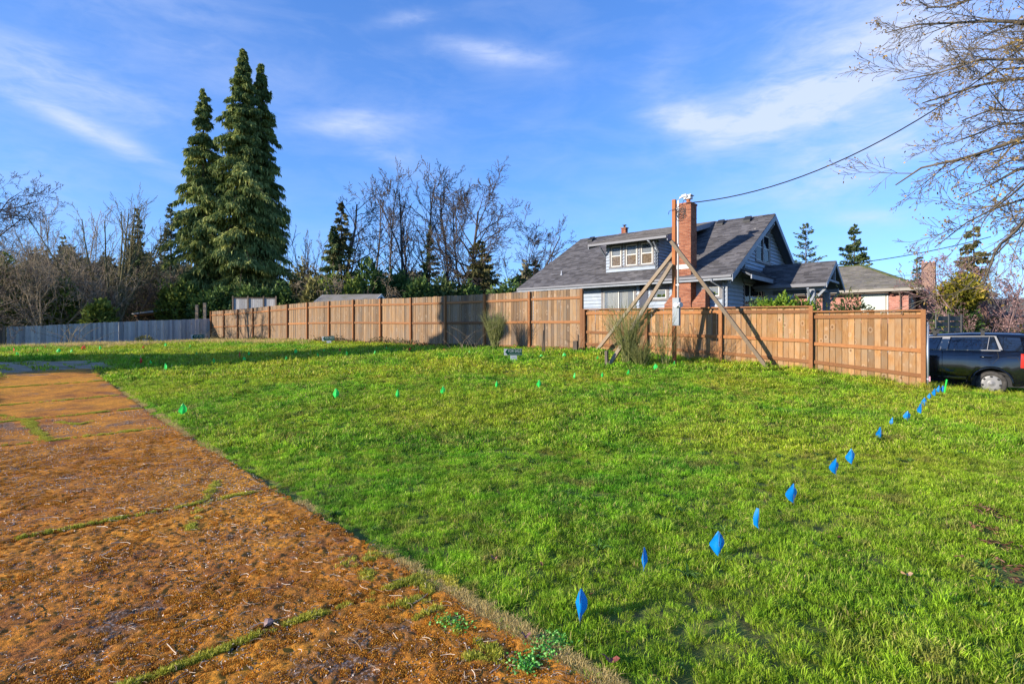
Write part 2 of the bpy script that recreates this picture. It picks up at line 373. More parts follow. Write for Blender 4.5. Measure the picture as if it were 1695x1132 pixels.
def gx(n, a, lo, hi):
    t = np.linspace(-1, 1, n); v = np.sinh(t * a) / np.sinh(a); return np.where(v < 0, -v * lo, v * hi)
X_ = gx(421, 6.0, -900, 900); Y_ = gx(421, 6.0, -700, 1100) + 6
GX, GY = np.meshgrid(X_, Y_)
zz = GZ(GX, GY); s_, n_ = dcoord(GX, GY)
dmask = np.clip(np.minimum.reduce([n_ + .1, DWID + .1 - n_, s_ - S0 + .1, S1 + .1 - s_]) / .25, 0, 1)
bump_w = np.clip(1 - np.hypot(GX, GY) / 60, 0, 1) * (1 - dmask)
zz = zz + bumps(GX, GY) * bump_w - .03 * dmask - .018 * (1 - dmask) * np.clip(2 - np.hypot(GX, GY) / 20, 0, 1)
nx, ny = len(X_), len(Y_)
idx = np.arange(nx * ny).reshape(ny, nx); quads = np.stack([idx[:-1, :-1], idx[:-1, 1:], idx[1:, 1:], idx[1:, :-1]], -1).reshape(-1, 4)
def groundmat(t, p):
    v = t.add('ShaderNodeNewGeometry').outputs['Position']
    n = t.noise(v, .55, 4); n2 = t.noise(v, 9, 4); n3 = t.noise(v, 2.5, 4)
    c = t.mix(t.ramp(n, [(.4, 0.), (.62, 1.)]), (.12, .17, .02), (.22, .23, .04))
    c = t.mix(t.ramp(n2, [(.42, 0.), (.62, .85)]), c, (.10, .085, .03))
    c = t.mix(t.ramp(n3, [(.62, 0.), (.72, .6)]), c, (.12, .09, .045))
    t.set(p.inputs['Base Color'], c); t.set(p.inputs['Normal'], t.bump(n2, .8, .04))
M['ground'] = mat('turf soil', rough=.95, fn=groundmat)
gnd = link('ground', npmesh('ground', np.stack([GX, GY, zz], -1).reshape(-1, 3), quads, smooth=True), None, M['ground'], 'structure')
def lawn_z(x, y):
    x = np.asarray(x, float); y = np.asarray(y, float); s, n = dcoord(x, y)
    dm = np.clip(np.minimum.reduce([n + .1, DWID + .1 - n, s - S0 + .1, S1 + .1 - s]) / .25, 0, 1)
    return GZ(x, y) + bumps(x, y) * np.clip(1 - np.hypot(x, y) / 60, 0, 1) * (1 - dm) - .03 * dm

# ------------------------------------------------------------------ driveway slabs
def drivemat(t, p):
    v = t.add('ShaderNodeNewGeometry').outputs['Position']
    big = t.noise(v, .45, 4); mid = t.noise(v, 3.2, 5, .65); fine = t.noise(v, 38, 5, .7); f2 = t.noise(v, 120, 3, .7)
    c = t.mix(t.ramp(mid, [(.36, 0.), (.64, 1.)]), (.24, .078, .018), (.68, .25, .02))
    c = t.mix(t.ramp(big, [(.42, 0.), (.66, .75)]), c, (.72, .31, .02))
    c = t.mix(1., c, t.ramp(fine, [(.3, .42), (.5, 1.), (.70, 1.6)]), 'MULTIPLY')
    bare = t.m('MULTIPLY', t.ramp(t.noise(t.vadd(v, (7, 3, 0)), 1.15, 5, .6), [(.58, 0.), (.64, .9)]), t.ramp(fine, [(.36, .15), (.55, 1.)]))
    stone = t.add('ShaderNodeTexVoronoi', None, Vector=v, Scale=62.)
    sc = t.ramp(t.add('ShaderNodeSeparateColor', None, Color=stone.outputs['Color']).outputs[0], [(0, (.12, .10, .085)), (.6, (.36, .30, .25)), (1, (.66, .57, .49))])
    sc = t.mix(t.ramp(stone.outputs['Distance'], [(.25, 0.), (.55, 1.)]), sc, (.05, .035, .025))
    c = t.mix(bare, c, sc)
    t.set(p.inputs['Base Color'], c)
    hh = t.m('ADD', t.m('MULTIPLY', fine, 1.), t.m('MULTIPLY', f2, .5))
    t.set(p.inputs['Normal'], t.bump(hh, 1., .02))
M['drive'] = mat('mossy aggregate concrete', rough=.95, fn=drivemat)
drv = empty('driveway', (DA[0], DA[1], 0)); drv['kind'] = 'structure'
JS = [S0, 0, 2.65, 7.2, 9.6, 11.9, 15.1, S1]
for i in range(len(JS) - 1):
    a, b = JS[i] + .02, JS[i + 1] - .02
    st = .011 if b < 3 else (.028 if b < 8 else .06)
    ns = int((b - a) / st); nn = int(DWID / st)
    ss, nn_ = np.meshgrid(np.linspace(a, b, ns), np.linspace(.0, DWID, nn), indexing='ij')
    edge = np.minimum(np.minimum(ss - a, b - ss), np.minimum(nn_, DWID - nn_))
    jit = (fbm(ss * 5, nn_ * 5, 5) - .5) * .05 * (nn_ < .06)
    x = DA[0] + ss * DW[0] + (nn_ + jit) * DN[0]; y = DA[1] + ss * DW[1] + (nn_ + jit) * DN[1]
    amp = .016 if b < 8 else .008
    z = GZ(x, y) + .012 + (fbm(x * 22, y * 22, 17, 3) - .5) * amp * 1.6 + (fbm(x * 4, y * 4, 21) - .5) * .012 - .03 * np.clip(1 - edge / .03, 0, 1)
    q = np.arange(ns * nn).reshape(ns, nn); fq = np.stack([q[:-1, :-1], q[:-1, 1:], q[1:, 1:], q[1:, :-1]], -1).reshape(-1, 4)
    me = npmesh('slab', np.stack([x - DA[0], y - DA[1], z], -1).reshape(-1, 3), fq[:, ::-1], smooth=True)
    link('slab', me, drv, M['drive'])
# gravel lane beyond the driveway
def lanemat(t, p):
    v = t.add('ShaderNodeNewGeometry').outputs['Position']; n = t.noise(t.vmul(v, (.5, 1.5, 1)), 1.2, 5); n2 = t.noise(v, 30, 3)
    c = t.mix(t.ramp(n, [(.4, 0.), (.6, 1.)]), (.30, .20, .115), (.44, .31, .19)); c = t.mix(t.ramp(t.noise(t.vmul(v, (.4, 2, 1)), 2., 4), [(.55, 0.), (.68, .8)]), c, (.17, .10, .03))
    t.set(p.inputs['Base Color'], t.mix(1., c, t.ramp(n2, [(.3, .7), (.7, 1.2)]), 'MULTIPLY')); t.set(p.inputs['Normal'], t.bump(n2, .6, .02))
M['lane'] = mat('worn asphalt', rough=.95, fn=lanemat)
A0 = at(-40, 600); A1 = at(168, 598); B1 = at(190, 610); B0 = at(-40, 623)
uu, vv = np.meshgrid(np.linspace(0, 1, 60), np.linspace(0, 1, 24), indexing='ij')
top = np.outer(1 - uu.ravel(), A0[:2]) + np.outer(uu.ravel(), A1[:2]); bot = np.outer(1 - uu.ravel(), B0[:2]) + np.outer(uu.ravel(), B1[:2])
vj = np.clip(vv.ravel() + (fbm(uu.ravel() * 9, vv.ravel() * 2, 31) - .5) * .35 * (np.abs(vv.ravel() - .5) * 2), 0, 1)[:, None]
xy = top * (1 - vj) + bot * vj
q = np.arange(60 * 24).reshape(60, 24); fq = np.stack([q[:-1, :-1], q[:-1, 1:], q[1:, 1:], q[1:, :-1]], -1).reshape(-1, 4)
LANE = xy.copy()
link('path', npmesh('path', np.column_stack([xy, lawn_z(xy[:, 0], xy[:, 1]) + .035]), fq, smooth=True), None, M['lane'], 'structure')
def poly_in(x, y, poly):
    r = np.zeros(x.shape, bool); n = len(poly)
    for i in range(n):
        x0, y0 = poly[i][:2]; x1, y1 = poly[(i + 1) % n][:2]
        c = ((y0 > y) != (y1 > y)) & (x < (x1 - x0) * (y - y0) / (y1 - y0 + 1e-9) + x0); r ^= c
    return r
# road beyond the fence on the street side, under the car
M['asphalt'] = mat('asphalt', rough=.9, fn=varied((.045, .045, .047), (.07, .068, .066), 12, world=True, bump=.5))
M['concrete'] = mat('concrete', rough=.9, fn=varied((.30, .28, .25), (.42, .40, .36), 3, world=True, bump=.3))
DV = Vector((-.757, .653)); EV = Vector((.653, .757))
def sheet(name, o, du, dv, nu, nv, m, lift, kind='structure'):
    uu, vv = np.meshgrid(np.linspace(0, 1, nu), np.linspace(0, 1, nv), indexing='ij')
    x = o[0] + uu * du[0] + vv * dv[0]; y = o[1] + uu * du[1] + vv * dv[1]
    q = np.arange(nu * nv).reshape(nu, nv); fq = np.stack([q[:-1, :-1], q[:-1, 1:], q[1:, 1:], q[1:, :-1]], -1).reshape(-1, 4)
    return link(name, npmesh(name, np.stack([x, y, lawn_z(x, y) + lift], -1).reshape(-1, 3), fq, smooth=True), None, m, kind)
o0 = Vector((12.1, 13.1)) - DV * 4.5 + EV * .25
sheet('parking_pad', o0, DV * 12, EV * 3.2, 40, 12, M['asphalt'], .03)

# ------------------------------------------------------------------ grass (instanced, stuff)
def grassmat(t, p):
    v = t.add('ShaderNodeNewGeometry').outputs['Position']; a = t.attr('tint'); h = t.attr('hgt')
    big = t.noise(v, .42, 3); mid = t.noise(v, 1.9, 4, .6); sm = t.noise(v, 7.5, 3)
    far = t.noise(t.vadd(v, (31, 7, 0)), .16, 2)
    c = t.mix(t.ramp(mid, [(.40, 0.), (.6, 1.)]), (.10, .33, .014), (.28, .56, .022))
    yel = t.m('MULTIPLY', t.ramp(big, [(.42, 0.), (.62, 1.)]), t.ramp(sm, [(.35, .15), (.62, 1.)]))
    yw = t.ramp(t.m('DIVIDE', t.add('ShaderNodeSeparateXYZ', None, Vector=v).outputs[1], 20.), [(.2, .26), (.75, .95)])
    c = t.mix(t.m('MULTIPLY', yel, yw), c, (.64, .58, .04))
    c = t.mix(t.m('MULTIPLY', t.ramp(far, [(.48, 0.), (.64, 1.)]), .5), c, (.50, .52, .03))
    dry = t.m('MULTIPLY', t.ramp(a, [(.76, 0.), (.88, 1.)]), t.ramp(sm, [(.42, .12), (.62, 1.)]))
    c = t.mix(dry, c, (.52, .40, .14)); c = t.mix(t.m('MULTIPLY', t.ramp(t.noise(t.vadd(v, (3, 17, 0)), 1.7, 5, .65), [(.56, 0.), (.66, 1.)]), .6), c, (.34, .25, .08))
    c = t.mix(1., c, t.ramp(a, [(0, .45), (.8, 1.35)]), 'MULTIPLY'); c = t.mix(1., c, t.ramp(t.noise(v, 3.6, 3), [(.35, .68), (.6, 1.2)]), 'MULTIPLY')
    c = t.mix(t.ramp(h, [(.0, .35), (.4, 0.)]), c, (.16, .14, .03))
    t.set(p.inputs['Base Color'], c)
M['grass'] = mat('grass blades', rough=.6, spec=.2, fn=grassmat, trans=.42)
M['grass_dry'] = mat('dry grass', rough=.7, spec=.2, trans=.3, fn=lambda t, p: t.set(p.inputs['Base Color'], t.mix(t.attr('tint'), (.46, .35, .10), (.80, .60, .26))))
def tuft(name, n, spread, hmin, hmax, wd, m, lean=.6, seed=0):
    r = np.random.default_rng(seed)
    ang = r.random(n) * 6.283; rr = spread * np.sqrt(r.random(n)); bx = rr * np.cos(ang); by = rr * np.sin(ang)
    la = ang + r.normal(0, 1.2, n); ln = r.uniform(.1, lean, n) + (r.random(n) < .15) * .5; H = r.uniform(hmin, hmax, n)
    fa = r.random(n) * 6.283; wx = np.cos(fa) * wd / 2; wy = np.sin(fa) * wd / 2
    dx = np.cos(la) * ln * H; dy = np.sin(la) * ln * H; tt = r.random(n)
    V = np.zeros((n, 5, 3)); V[:, 0] = np.stack([bx - wx, by - wy, 0 * H - .01], -1); V[:, 1] = np.stack([bx + wx, by + wy, 0 * H - .01], -1)
    V[:, 2] = np.stack([bx + wx * .85 + dx * .35, by + wy * .85 + dy * .35, H * .6], -1); V[:, 3] = np.stack([bx - wx * .85 + dx * .35, by - wy * .85 + dy * .35, H * .6], -1)
    V[:, 4] = np.stack([bx + dx, by + dy, H * (1 - ln * .25)], -1)
    b = (np.arange(n) * 5)[:, None]
    F3 = np.concatenate([b + [0, 1, 2], b + [0, 2, 3], b + [3, 2, 4]])
    me = npmesh(name, V.reshape(-1, 3), F3, np.repeat(tt, 5)); me.materials.append(m)
    at_ = me.attributes.new('hgt', 'FLOAT', 'POINT'); at_.data.foreach_set('value', np.tile([0, 0, .6, .6, 1.], n).astype(np.float32))
    return bpy.data.objects.new(name, me)
def rockobj(name, m, s, seed):
    r = np.random.default_rng(seed); bm = bmesh.new(); bmesh.ops.create_icosphere(bm, subdivisions=1, radius=s)
    for v in bm.verts: v.co *= r.uniform(.7, 1.25); v.co.z *= .6
    me = bpy.data.meshes.new(name); bm.to_mesh(me); bm.free(); me.materials.append(m)
    a = me.attributes.new('tint', 'FLOAT', 'POINT'); a.data.foreach_set('value', np.full(len(me.vertices), r.random(), np.float32)); return bpy.data.objects.new(name, me)
def instancer(name, pts, rot, scl, kinds, label, cat=None, idx=None):
    """pts (n,3) rot (n,3) scl (n,) ; kinds list of unlinked objects"""
    c = bpy.data.collections.new(name + '_kinds')
    for i, k in enumerate(kinds): k.name = '%s_%02d' % (name, i); c.objects.link(k)
    me = bpy.data.meshes.new(name); me.vertices.add(len(pts)); me.vertices.foreach_set('co', np.asarray(pts, np.float32).ravel())
    a = me.attributes.new('rot', 'FLOAT_VECTOR', 'POINT'); a.data.foreach_set('vector', np.asarray(rot, np.float32).ravel())
    a = me.attributes.new('scl', 'FLOAT', 'POINT'); a.data.foreach_set('value', np.asarray(scl, np.float32))
    a = me.attributes.new('idx', 'INT', 'POINT'); a.data.foreach_set('value', np.asarray(idx if idx is not None else rng.integers(0, len(kinds), len(pts)), np.int32))
    o = bpy.data.objects.new(name, me); COL.objects.link(o); tag(o, label, cat, None, 'stuff')
    ng = bpy.data.node_groups.new(name, 'GeometryNodeTree')
    ng.interface.new_socket('Geometry', in_out='INPUT', socket_type='NodeSocketGeometry'); ng.interface.new_socket('Geometry', in_out='OUTPUT', socket_type='NodeSocketGeometry')
    N = ng.nodes; gi = N.new('NodeGroupInput'); go = N.new('NodeGroupOutput'); ip = N.new('GeometryNodeInstanceOnPoints'); ci = N.new('GeometryNodeCollectionInfo')
    ci.inputs['Collection'].default_value = c; ci.inputs['Separate Children'].default_value = True; ci.inputs['Reset Children'].default_value = True
    def na(nm, ty):
        x = N.new('GeometryNodeInputNamedAttribute'); x.data_type = ty; x.inputs['Name'].default_value = nm; return x.outputs['Attribute']
    L = ng.links; L.new(gi.outputs[0], ip.inputs['Points']); L.new(ci.outputs[0], ip.inputs['Instance']); ip.inputs['Pick Instance'].default_value = True
    L.new(na('idx', 'INT'), ip.inputs['Instance Index']); L.new(na('rot', 'FLOAT_VECTOR'), ip.inputs['Rotation']); L.new(na('scl', 'FLOAT'), ip.inputs['Scale'])
    L.new(ip.outputs[0], go.inputs[0])
    md = o.modifiers.new('scatter', 'NODES'); md.node_group = ng; return o

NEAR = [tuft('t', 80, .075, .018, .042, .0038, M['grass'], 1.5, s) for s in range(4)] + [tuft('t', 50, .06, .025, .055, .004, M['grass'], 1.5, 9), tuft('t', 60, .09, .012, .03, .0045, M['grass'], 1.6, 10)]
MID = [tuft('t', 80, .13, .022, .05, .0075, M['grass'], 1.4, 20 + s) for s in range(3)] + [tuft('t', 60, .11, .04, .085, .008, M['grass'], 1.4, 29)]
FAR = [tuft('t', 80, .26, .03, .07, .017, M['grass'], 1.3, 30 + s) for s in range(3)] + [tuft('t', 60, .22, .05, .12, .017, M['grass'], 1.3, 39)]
RIGHT_END = Vector((10.04, 13.19))
def behind(x, y):   # beyond the long fence line
    return ((x - RIGHT_END.x) * EV.x + (y - RIGHT_END.y) * EV.y > -.0) & ((x - RIGHT_END.x) * DV.x + (y - RIGHT_END.y) * DV.y > -.3)
def bare(x, y):     # worn leaf patches at the right edge
    b = np.zeros(x.shape)
    for (bx, by, br) in BARE: b = np.maximum(b, np.clip(1.6 - np.hypot(x - bx, y - by) / br * (1 + .8 * (fbm(x * 7, y * 7, 4) - .5)), 0, 1))
    return b
BARE = [(*at(1640, 880)[:2], .10), (*at(1670, 940)[:2], .16), (*at(1660, 905)[:2], .10), (*at(1690, 965)[:2], .13), (*at(1655, 860)[:2], .12), (*at(1625, 845)[:2], .08)]
def scatter(y0, y1, dens, kinds, name, label, smin, smax, maxx=.985):
    wl_, wr_ = 1.5, 5.0; N = int(dens * (y1 - y0) * (2 * y1 * maxx + wl_ + wr_)); Y = rng.uniform(y0, y1, N); X = rng.uniform(-y1 * maxx - wl_, y1 * maxx + wr_, N)
    kp = (X > -Y * maxx - wl_) & (X < Y * maxx + wr_); X, Y = X[kp], Y[kp]; N = len(X)
    ok = ingrass(X, Y) & ~behind(X, Y) & ~(poly_in(X, Y, [A0, A1, B1, B0]) & (rng.random(N) > .12))
    gl = (X - GF0.x) * DV.x + (Y - GF0.y) * DV.y; ok &= gl < 0.1
    ok &= rng.random(N) > bare(X, Y) * 1.0
    thin = fbm(X * 3.2, Y * 3.2, 41); ok &= rng.random(N) < np.clip(.8 + (thin - .30) * 2., .72, 1)
    X = X[ok]; Y = Y[ok]; n = len(X)
    hm = fbm(X * 1.1, Y * 1.1, 51) ; sc = rng.uniform(smin, smax, n) * (.62 + .85 * hm)
    s, nn = dcoord(X, Y); nearedge = (np.abs(nn) < .12) & (s > S0) & (s < S1); sc = np.where(nearedge, sc * .7, sc)
    rot = np.stack([rng.normal(0, .24, n), rng.normal(0, .24, n), rng.random(n) * 6.283], -1)
    # taller kind where the noise is high
    K = len(kinds); tall = fbm(X * 1.7, Y * 1.7, 61); ix = rng.integers(0, K - 1, n); ix = np.where((tall > .60) & (rng.random(n) < .6), 4 if K > 4 else K - 1, ix)
    return instancer(name, np.column_stack([X, Y, np.maximum(lawn_z(X, Y), GZ(X, Y) * (nn > -.1) + (nn <= -.1) * -9)]), rot, sc, kinds, label, 'grass', ix)
GF0 = Vector((-23.5, 42.0, 0))
PHI = math.atan2(-DV.y, -DV.x)     # local +x runs along the fence towards the street, local +y away from the camera
def fpos(d, off=0.):               # d metres from the street end of the long fence, off towards the camera
    return (RIGHT_END.x + DV.x * d - EV.x * off, RIGHT_END.y + DV.y * d - EV.y * off)

# ------------------------------------------------------------------ fences
BW = 2.44 / 17
def board_mesh(h, name, wd=BW - .006, ztop=None):
    b = MB(); b.box(-wd / 2, wd / 2, -.0095, .0095, 0, h); me = b.mesh(name)
    bm = bmesh.new(); bm.from_mesh(me); bmesh.ops.bevel(bm, geom=[e for e in bm.edges], offset=.0025, segments=1, affect='EDGES'); bm.to_mesh(me); bm.free(); return me
def fence(root, d0, nbay, tops, boardm, pale, top_rail, mid_f, bot_z, cap=False, cap_step=None, postover=0.):
    hmax = 2.7; me = board_mesh(hmax, 'board'); me.materials.append(boardm)
    def put(name, mb, m=M['rail']): return mb.build(name, m, root)
    ox, oy = root.location.x, root.location.y
    for i in range(nbay):
        d1 = d0 + 2.44 * i; za, zb = tops[i]            # top height at bay's right and left end
        gl_, gr_ = g(*fpos(d1 + 2.44)), g(*fpos(d1))
        for k in range(17):
            d = d1 + (k + .5) * BW; f = (k + .5) / 17; zt = za + (zb - za) * f + random.uniform(-.012, .012)
            gz = gr_ + (gl_ - gr_) * f - .03
            o = link('board', me, root); h = zt - gz; o.scale = (random.uniform(.965, 1.0), 1, h / hmax)
            o.location = (-d, random.uniform(-.003, .003), gz - root.location.z); o.rotation_euler = (random.uniform(-.006, .006), random.uniform(-.004, .004), random.uniform(-.02, .02))
        # rails sit on the camera side
        def rail(zr, zl, hh, dep, nm='rail', yc=None):
            yc = -.0095 - dep / 2 - .004 if yc is None else yc
            b = MB(); x0, x1 = -(d1 + 2.44) + .052, -d1 - .052
            b.beam((x0, yc, zl - root.location.z), (x1, yc, zr - root.location.z), dep, hh); put(nm, b)
        gm = lambda f_: gr_ + (gl_ - gr_) * f_
        tr_, tl_ = za - top_rail, zb - top_rail
        rail(tr_, tl_, .09, .040); rail(gr_ + (tr_ - gr_) * mid_f, gl_ + (tl_ - gl_) * mid_f, .09, .040); rail(gr_ + bot_z, gl_ + bot_z, .09, .040)
        if cap:
            b = MB(); x0, x1 = -(d1 + 2.44) + .0, -d1; b.beam((x0, -.035, zb + .022 - root.location.z), (x1, -.035, za + .022 - root.location.z), .14, .038); put('cap_rail', b)
    for i in range(nbay + 1):
        d = d0 + 2.44 * i; zt = max(tops[min(i, nbay - 1)][0] if i < nbay else tops[-1][1], tops[i - 1][1] if i else 0); gz = g(*fpos(d))
        if cap: zt = zt + .038
        if i == 0 and not cap: zt += .0
        b = MB(); b.box(-d - .048, -d + .048, -.115, -.020, gz - .1 - root.location.z, zt + postover - root.location.z); put('post', b)
LF = empty('low_fence', (RIGHT_END.x, RIGHT_END.y, .2), PHI)
tag(LF, 'low orange cedar board fence with flat cap rail, nearest the street and the car', 'fence')
fence(LF, 0, 4, [(2.07, 2.09), (2.235, 2.27), (2.27, 2.30), (2.30, 2.335)], M['board_new'], .3, .12, .52, .30, cap=True)
TF = empty('tall_fence', (RIGHT_END.x, RIGHT_END.y, .2), PHI)
tag(TF, 'long tall weathered cedar fence with reddish posts running left from the house', 'fence')
tz = [3.11, 3.12, 3.13, 3.15, 3.17, 3.22, 3.26, 3.27, 3.27, 3.24, 3.20, 3.15, 3.12, 3.09, 3.09]
fence(TF, 9.86, 14, [(tz[i], tz[i + 1]) for i in range(14)], M['board_old'], .3, .31, .55, .12)
# metal post at the street end
p0 = fpos(-.075, .03); gz = g(*p0)
mp = empty('metal_post', (p0[0], p0[1], gz), PHI); tag(mp, 'round galvanised steel post at the street end of the low fence', 'post')
MB().tube([(0, 0, -.1), (0, 0, 1.62)], .035, 10).build('tube', M['steel'], mp, smooth=True)
MB().tube([(0, 0, .22), (0, 0, .25)], .040, 10).build('band', M['white_metal'], mp)
MB().box(.03, .06, -.02, .02, .18, .30).build('bracket', mat('pinkish tape', (.55, .25, .3)), mp)

# grey fence closing the far left side, perpendicular
GF = empty('grey_fence', GF0, PHI - math.pi / 2)   # local x: towards the camera along -EV
tag(GF, 'weathered bluish grey board fence at the far left, in shade behind the lawn', 'fence')
me = board_mesh(1.9, 'board', .138); me.materials.append(M['board_grey'])
L_ = 11.6
for k in range(int(L_ / .143)):
    s = (k + .5) * .143; x = GF0.x - EV.x * s; y = GF0.y - EV.y * s; gz = g(x, y); f = s / L_
    zt = 2.49 - .64 * f + (0.05 if f < .42 else 0) + random.uniform(-.015, .015) - .03 * math.sin(f * 9)
    o = link('board', me, GF); o.scale = (random.uniform(.96, 1), 1, (zt - gz + .05) / 1.9); o.location = (s, random.uniform(-.004, .004), gz - .05 - GF0.z); o.rotation_euler = (0, random.uniform(-.008, .008), random.uniform(-.02, .02))
for s in np.arange(0, L_, 2.9):
    gz = g(GF0.x - EV.x * s, GF0.y - EV.y * s); f = s / L_; zt = 2.49 - .64 * f
    MB().box(s - .05, s + .05, -.12, -.02, gz - .1, zt - .02).build('post', M['board_grey'], GF)
    if s + 2.9 < L_ + .6:
        g2 = g(GF0.x - EV.x * (s + 2.9), GF0.y - EV.y * (s + 2.9)); z2 = 2.49 - .64 * (s + 2.9) / L_
        for fr in (.12, .55, .93):
            MB().beam((s + .05, -.04, gz + (zt - gz) * fr), (s + 2.85, -.04, g2 + (z2 - g2) * fr), .04, .07).build('rail', M['board_grey'], GF)
BF0 = Vector((GF0.x - EV.x * 11.62, GF0.y - EV.y * 11.62, 0))
BFc = empty('brown_fence', BF0, PHI - math.pi / 2); tag(BFc, 'short dark brown board fence continuing past the grey fence at the left edge', 'fence')
me = board_mesh(1.6, 'board', .138); me.materials.append(M['board_brown'])
for k in range(16):
    s = (k + .5) * .15; x = BF0.x - EV.x * s; y = BF0.y - EV.y * s; gz = g(x, y); o = link('board', me, BFc)
    o.scale = (1, 1, (1.83 - .02 * k - gz) / 1.6); o.location = (s, 0, gz)
for i, z_ in enumerate((.75, 1.15, 1.6)):
    MB().beam((0, -.04, z_), (2.4, -.04, z_ - .05), .04, .08).build('rail', M['board_brown'], BFc)

# ------------------------------------------------------------------ the grey bungalow
S = 1.15; HO = Vector((7.73, 18.97)) * S; HG = .42
HS = empty('house', (HO.x, HO.y, HG), PHI)
tag(HS, 'pale blue grey bungalow with dark shingle roof, dormer and brick chimney', 'house')
def L3(x, y, z): return Vector((S * x, S * y, S * (z - 1.6) + 1.6 - HG))
SL = .558; E0 = 3.59; RY = 5.27; RZ = E0 + SL * RY; XL = -9.83
class HB(MB):
    def q(s, pts, off=None, tint=None):
        pts = [L3(*p) for p in pts]
        return s.slab(pts, Vector(off) * S, tint) if off else s.poly(pts, tint)
    def bx(s, x0, x1, y0, y1, z0, z1):
        a = L3(x0, y0, z0); b = L3(x1, y1, z1); return s.box(a.x, b.x, a.y, b.y, a.z, b.z)
    def bm_(s, p0, p1, w_, h_): return s.beam(L3(*p0), L3(*p1), w_ * S, h_ * S)
def shingles(mb, o, u, v, ulen, vlen, clip=None, exp_=.125, tab=.30, L=L3):
    """stepped shingle courses; o,u,v local vectors (u along eave, v up slope), clip(v)->(u0,u1)"""
    u = Vector(u).normalized(); v = Vector(v).normalized(); n = u.cross(v)
    if n.z < 0: n = -n
    o = Vector(o); rows = int(vlen / exp_) + 1
    for r in range(rows):
        a = r * exp_; b = min((r + 1) * exp_ + .01, vlen)
        if a >= vlen: break
        c0, c1 = clip((a + b) / 2) if clip else (0, ulen)
        x = c0 - random.random() * tab
        while x < c1:
            wd = tab * random.uniform(.5, 1.3); xa, xb = max(x, c0), min(x + wd, c1); x += wd
            if xb - xa < .01: continue
            t_ = random.random(); th = .016 + random.random() * .008
            pts = [o + u * xa + v * a + n * th, o + u * xb + v * a + n * th, o + u * xb + v * b + n * .004, o + u * xa + v * b + n * .004, o + u * xa + v * a - n * .002, o + u * xb + v * a - n * .002]
            mb.add([L(*p) for p in pts], [(0, 1, 2, 3), (4, 5, 1, 0)], t_)
def lap(mb, o, u, ulen, z0, z1, n, exp_=.15, clip=None, holes=()):
    """clapboards: o start point, u direction in plan, n outward normal"""
    u = Vector(u); n = Vector(n); z = z0
    while z < z1 - .005:
        zt = min(z + exp_, z1); zm = (z + zt) / 2; segs = [clip(zm) if clip else (0, ulen)]
        for (ha, hb, hz0, hz1) in holes:
            if zm > hz0 and zm < hz1:
                ns = []
                for (a, b) in segs:
                    if hb <= a or ha >= b: ns.append((a, b)); continue
                    if ha > a: ns.append((a, ha))
                    if hb < b: ns.append((hb, b))
                segs = ns
        for (a, b) in segs:
            if b - a < .01: continue
            p = Vector(o); t_ = random.random()
            A = p + u * a + n * .05; B = p + u * b + n * .05; C = p + u * b + n * .004; D = p + u * a + n * .004; A2 = p + u * a; B2 = p + u * b
            mb.add([L3(A.x, A.y, z), L3(B.x, B.y, z), L3(C.x, C.y, zt), L3(D.x, D.y, zt), L3(A2.x, A2.y, z), L3(B2.x, B2.y, z)], [(0, 1, 2, 3), (4, 5, 1, 0)], t_)
        z = zt
WY = .6; GXW = -.4; BZ = .9   # front wall, gable wall
# solid wall core and back
b = HB(); b.q([(XL + .4, WY, BZ), (GXW, WY, BZ), (GXW, WY, E0 + SL * WY - .12), (XL + .4, WY, E0 + SL * WY - .12)], (0, .12, 0)); b.build('front_wall', M['siding'], HS)
b = HB(); b.q([(GXW, WY + .13, BZ), (GXW, 9.94, BZ), (GXW, 9.94, E0 + SL * (10.54 - 9.94) - .12), (GXW, RY, RZ - .12), (GXW, WY + .13, E0 + SL * (WY + .13) - .12)], (-.12, 0, 0)); b.build('gable_wall', M['siding'], HS)
b = HB(); b.q([(XL + .4, WY + .13, BZ), (XL + .4, 9.94, BZ), (XL + .4, 9.94, E0 + SL * .6 - .12), (XL + .4, RY, RZ - .12), (XL + .4, WY + .13, E0 + SL * .7 - .12)], (.12, 0, 0)); b.q([(XL + .52, 9.94, BZ), (GXW - .13, 9.94, BZ), (GXW - .13, 9.94, E0 + .2), (XL + .52, 9.94, E0 + .2)], (0, -.12, 0)); b.build('rear_wall', M['siding'], HS)
wins_f = [(-5.66, -4.02, 2.05, 3.38), (-3.36, -2.6, 2.8, 3.38), (-1.28, -.58, 2.8, 3.38)]
b = HB(); lap(b, (XL + .4, WY, 0), (1, 0, 0), 0, .95, 3.66, (0, -1, 0), clip=lambda z: (0, GXW - XL - .4), holes=[(a - XL - .4, c - XL - .4, z0, z1) for a, c, z0, z1 in wins_f + [(-3.88, -3.48, 1.55, 3.5)]])
b.build('siding', M['siding'], HS, 'stuff')
def gclip(z):
    y0 = max(WY, (z - E0 + .10) / SL); y1 = min(9.94, 10.54 - (z - E0 + .10) / SL); return (y0, y1) if y1 > y0 else (0, 0)
b = HB(); lap(b, (GXW, 0, 0), (0, 1, 0), 0, .95, RZ - .25, (1, 0, 0), clip=gclip, holes=[(3.85, 5.9, 4.4, 5.75), (2.35, 5.15, 1.4, 3.55)])
b.build('siding', M['siding'], HS, 'stuff')
b = HB()
for (x, y) in ((GXW, WY), (XL + .4, WY)): b.bx(x - .1 if x > -1 else x - .03, x + .035 if x > -1 else x + .1, y - .035, y + .1, BZ, E0 + SL * WY - .14)
b.build('corner_board', M['fascia'], HS)
b = HB(); b.bx(XL + .35, GXW + .05, WY - .03, WY + .15, .35, .93); b.bx(GXW - .1, GXW + .04, WY + .16, 9.94, .35, .93); b.build('foundation', M['concrete'], HS)
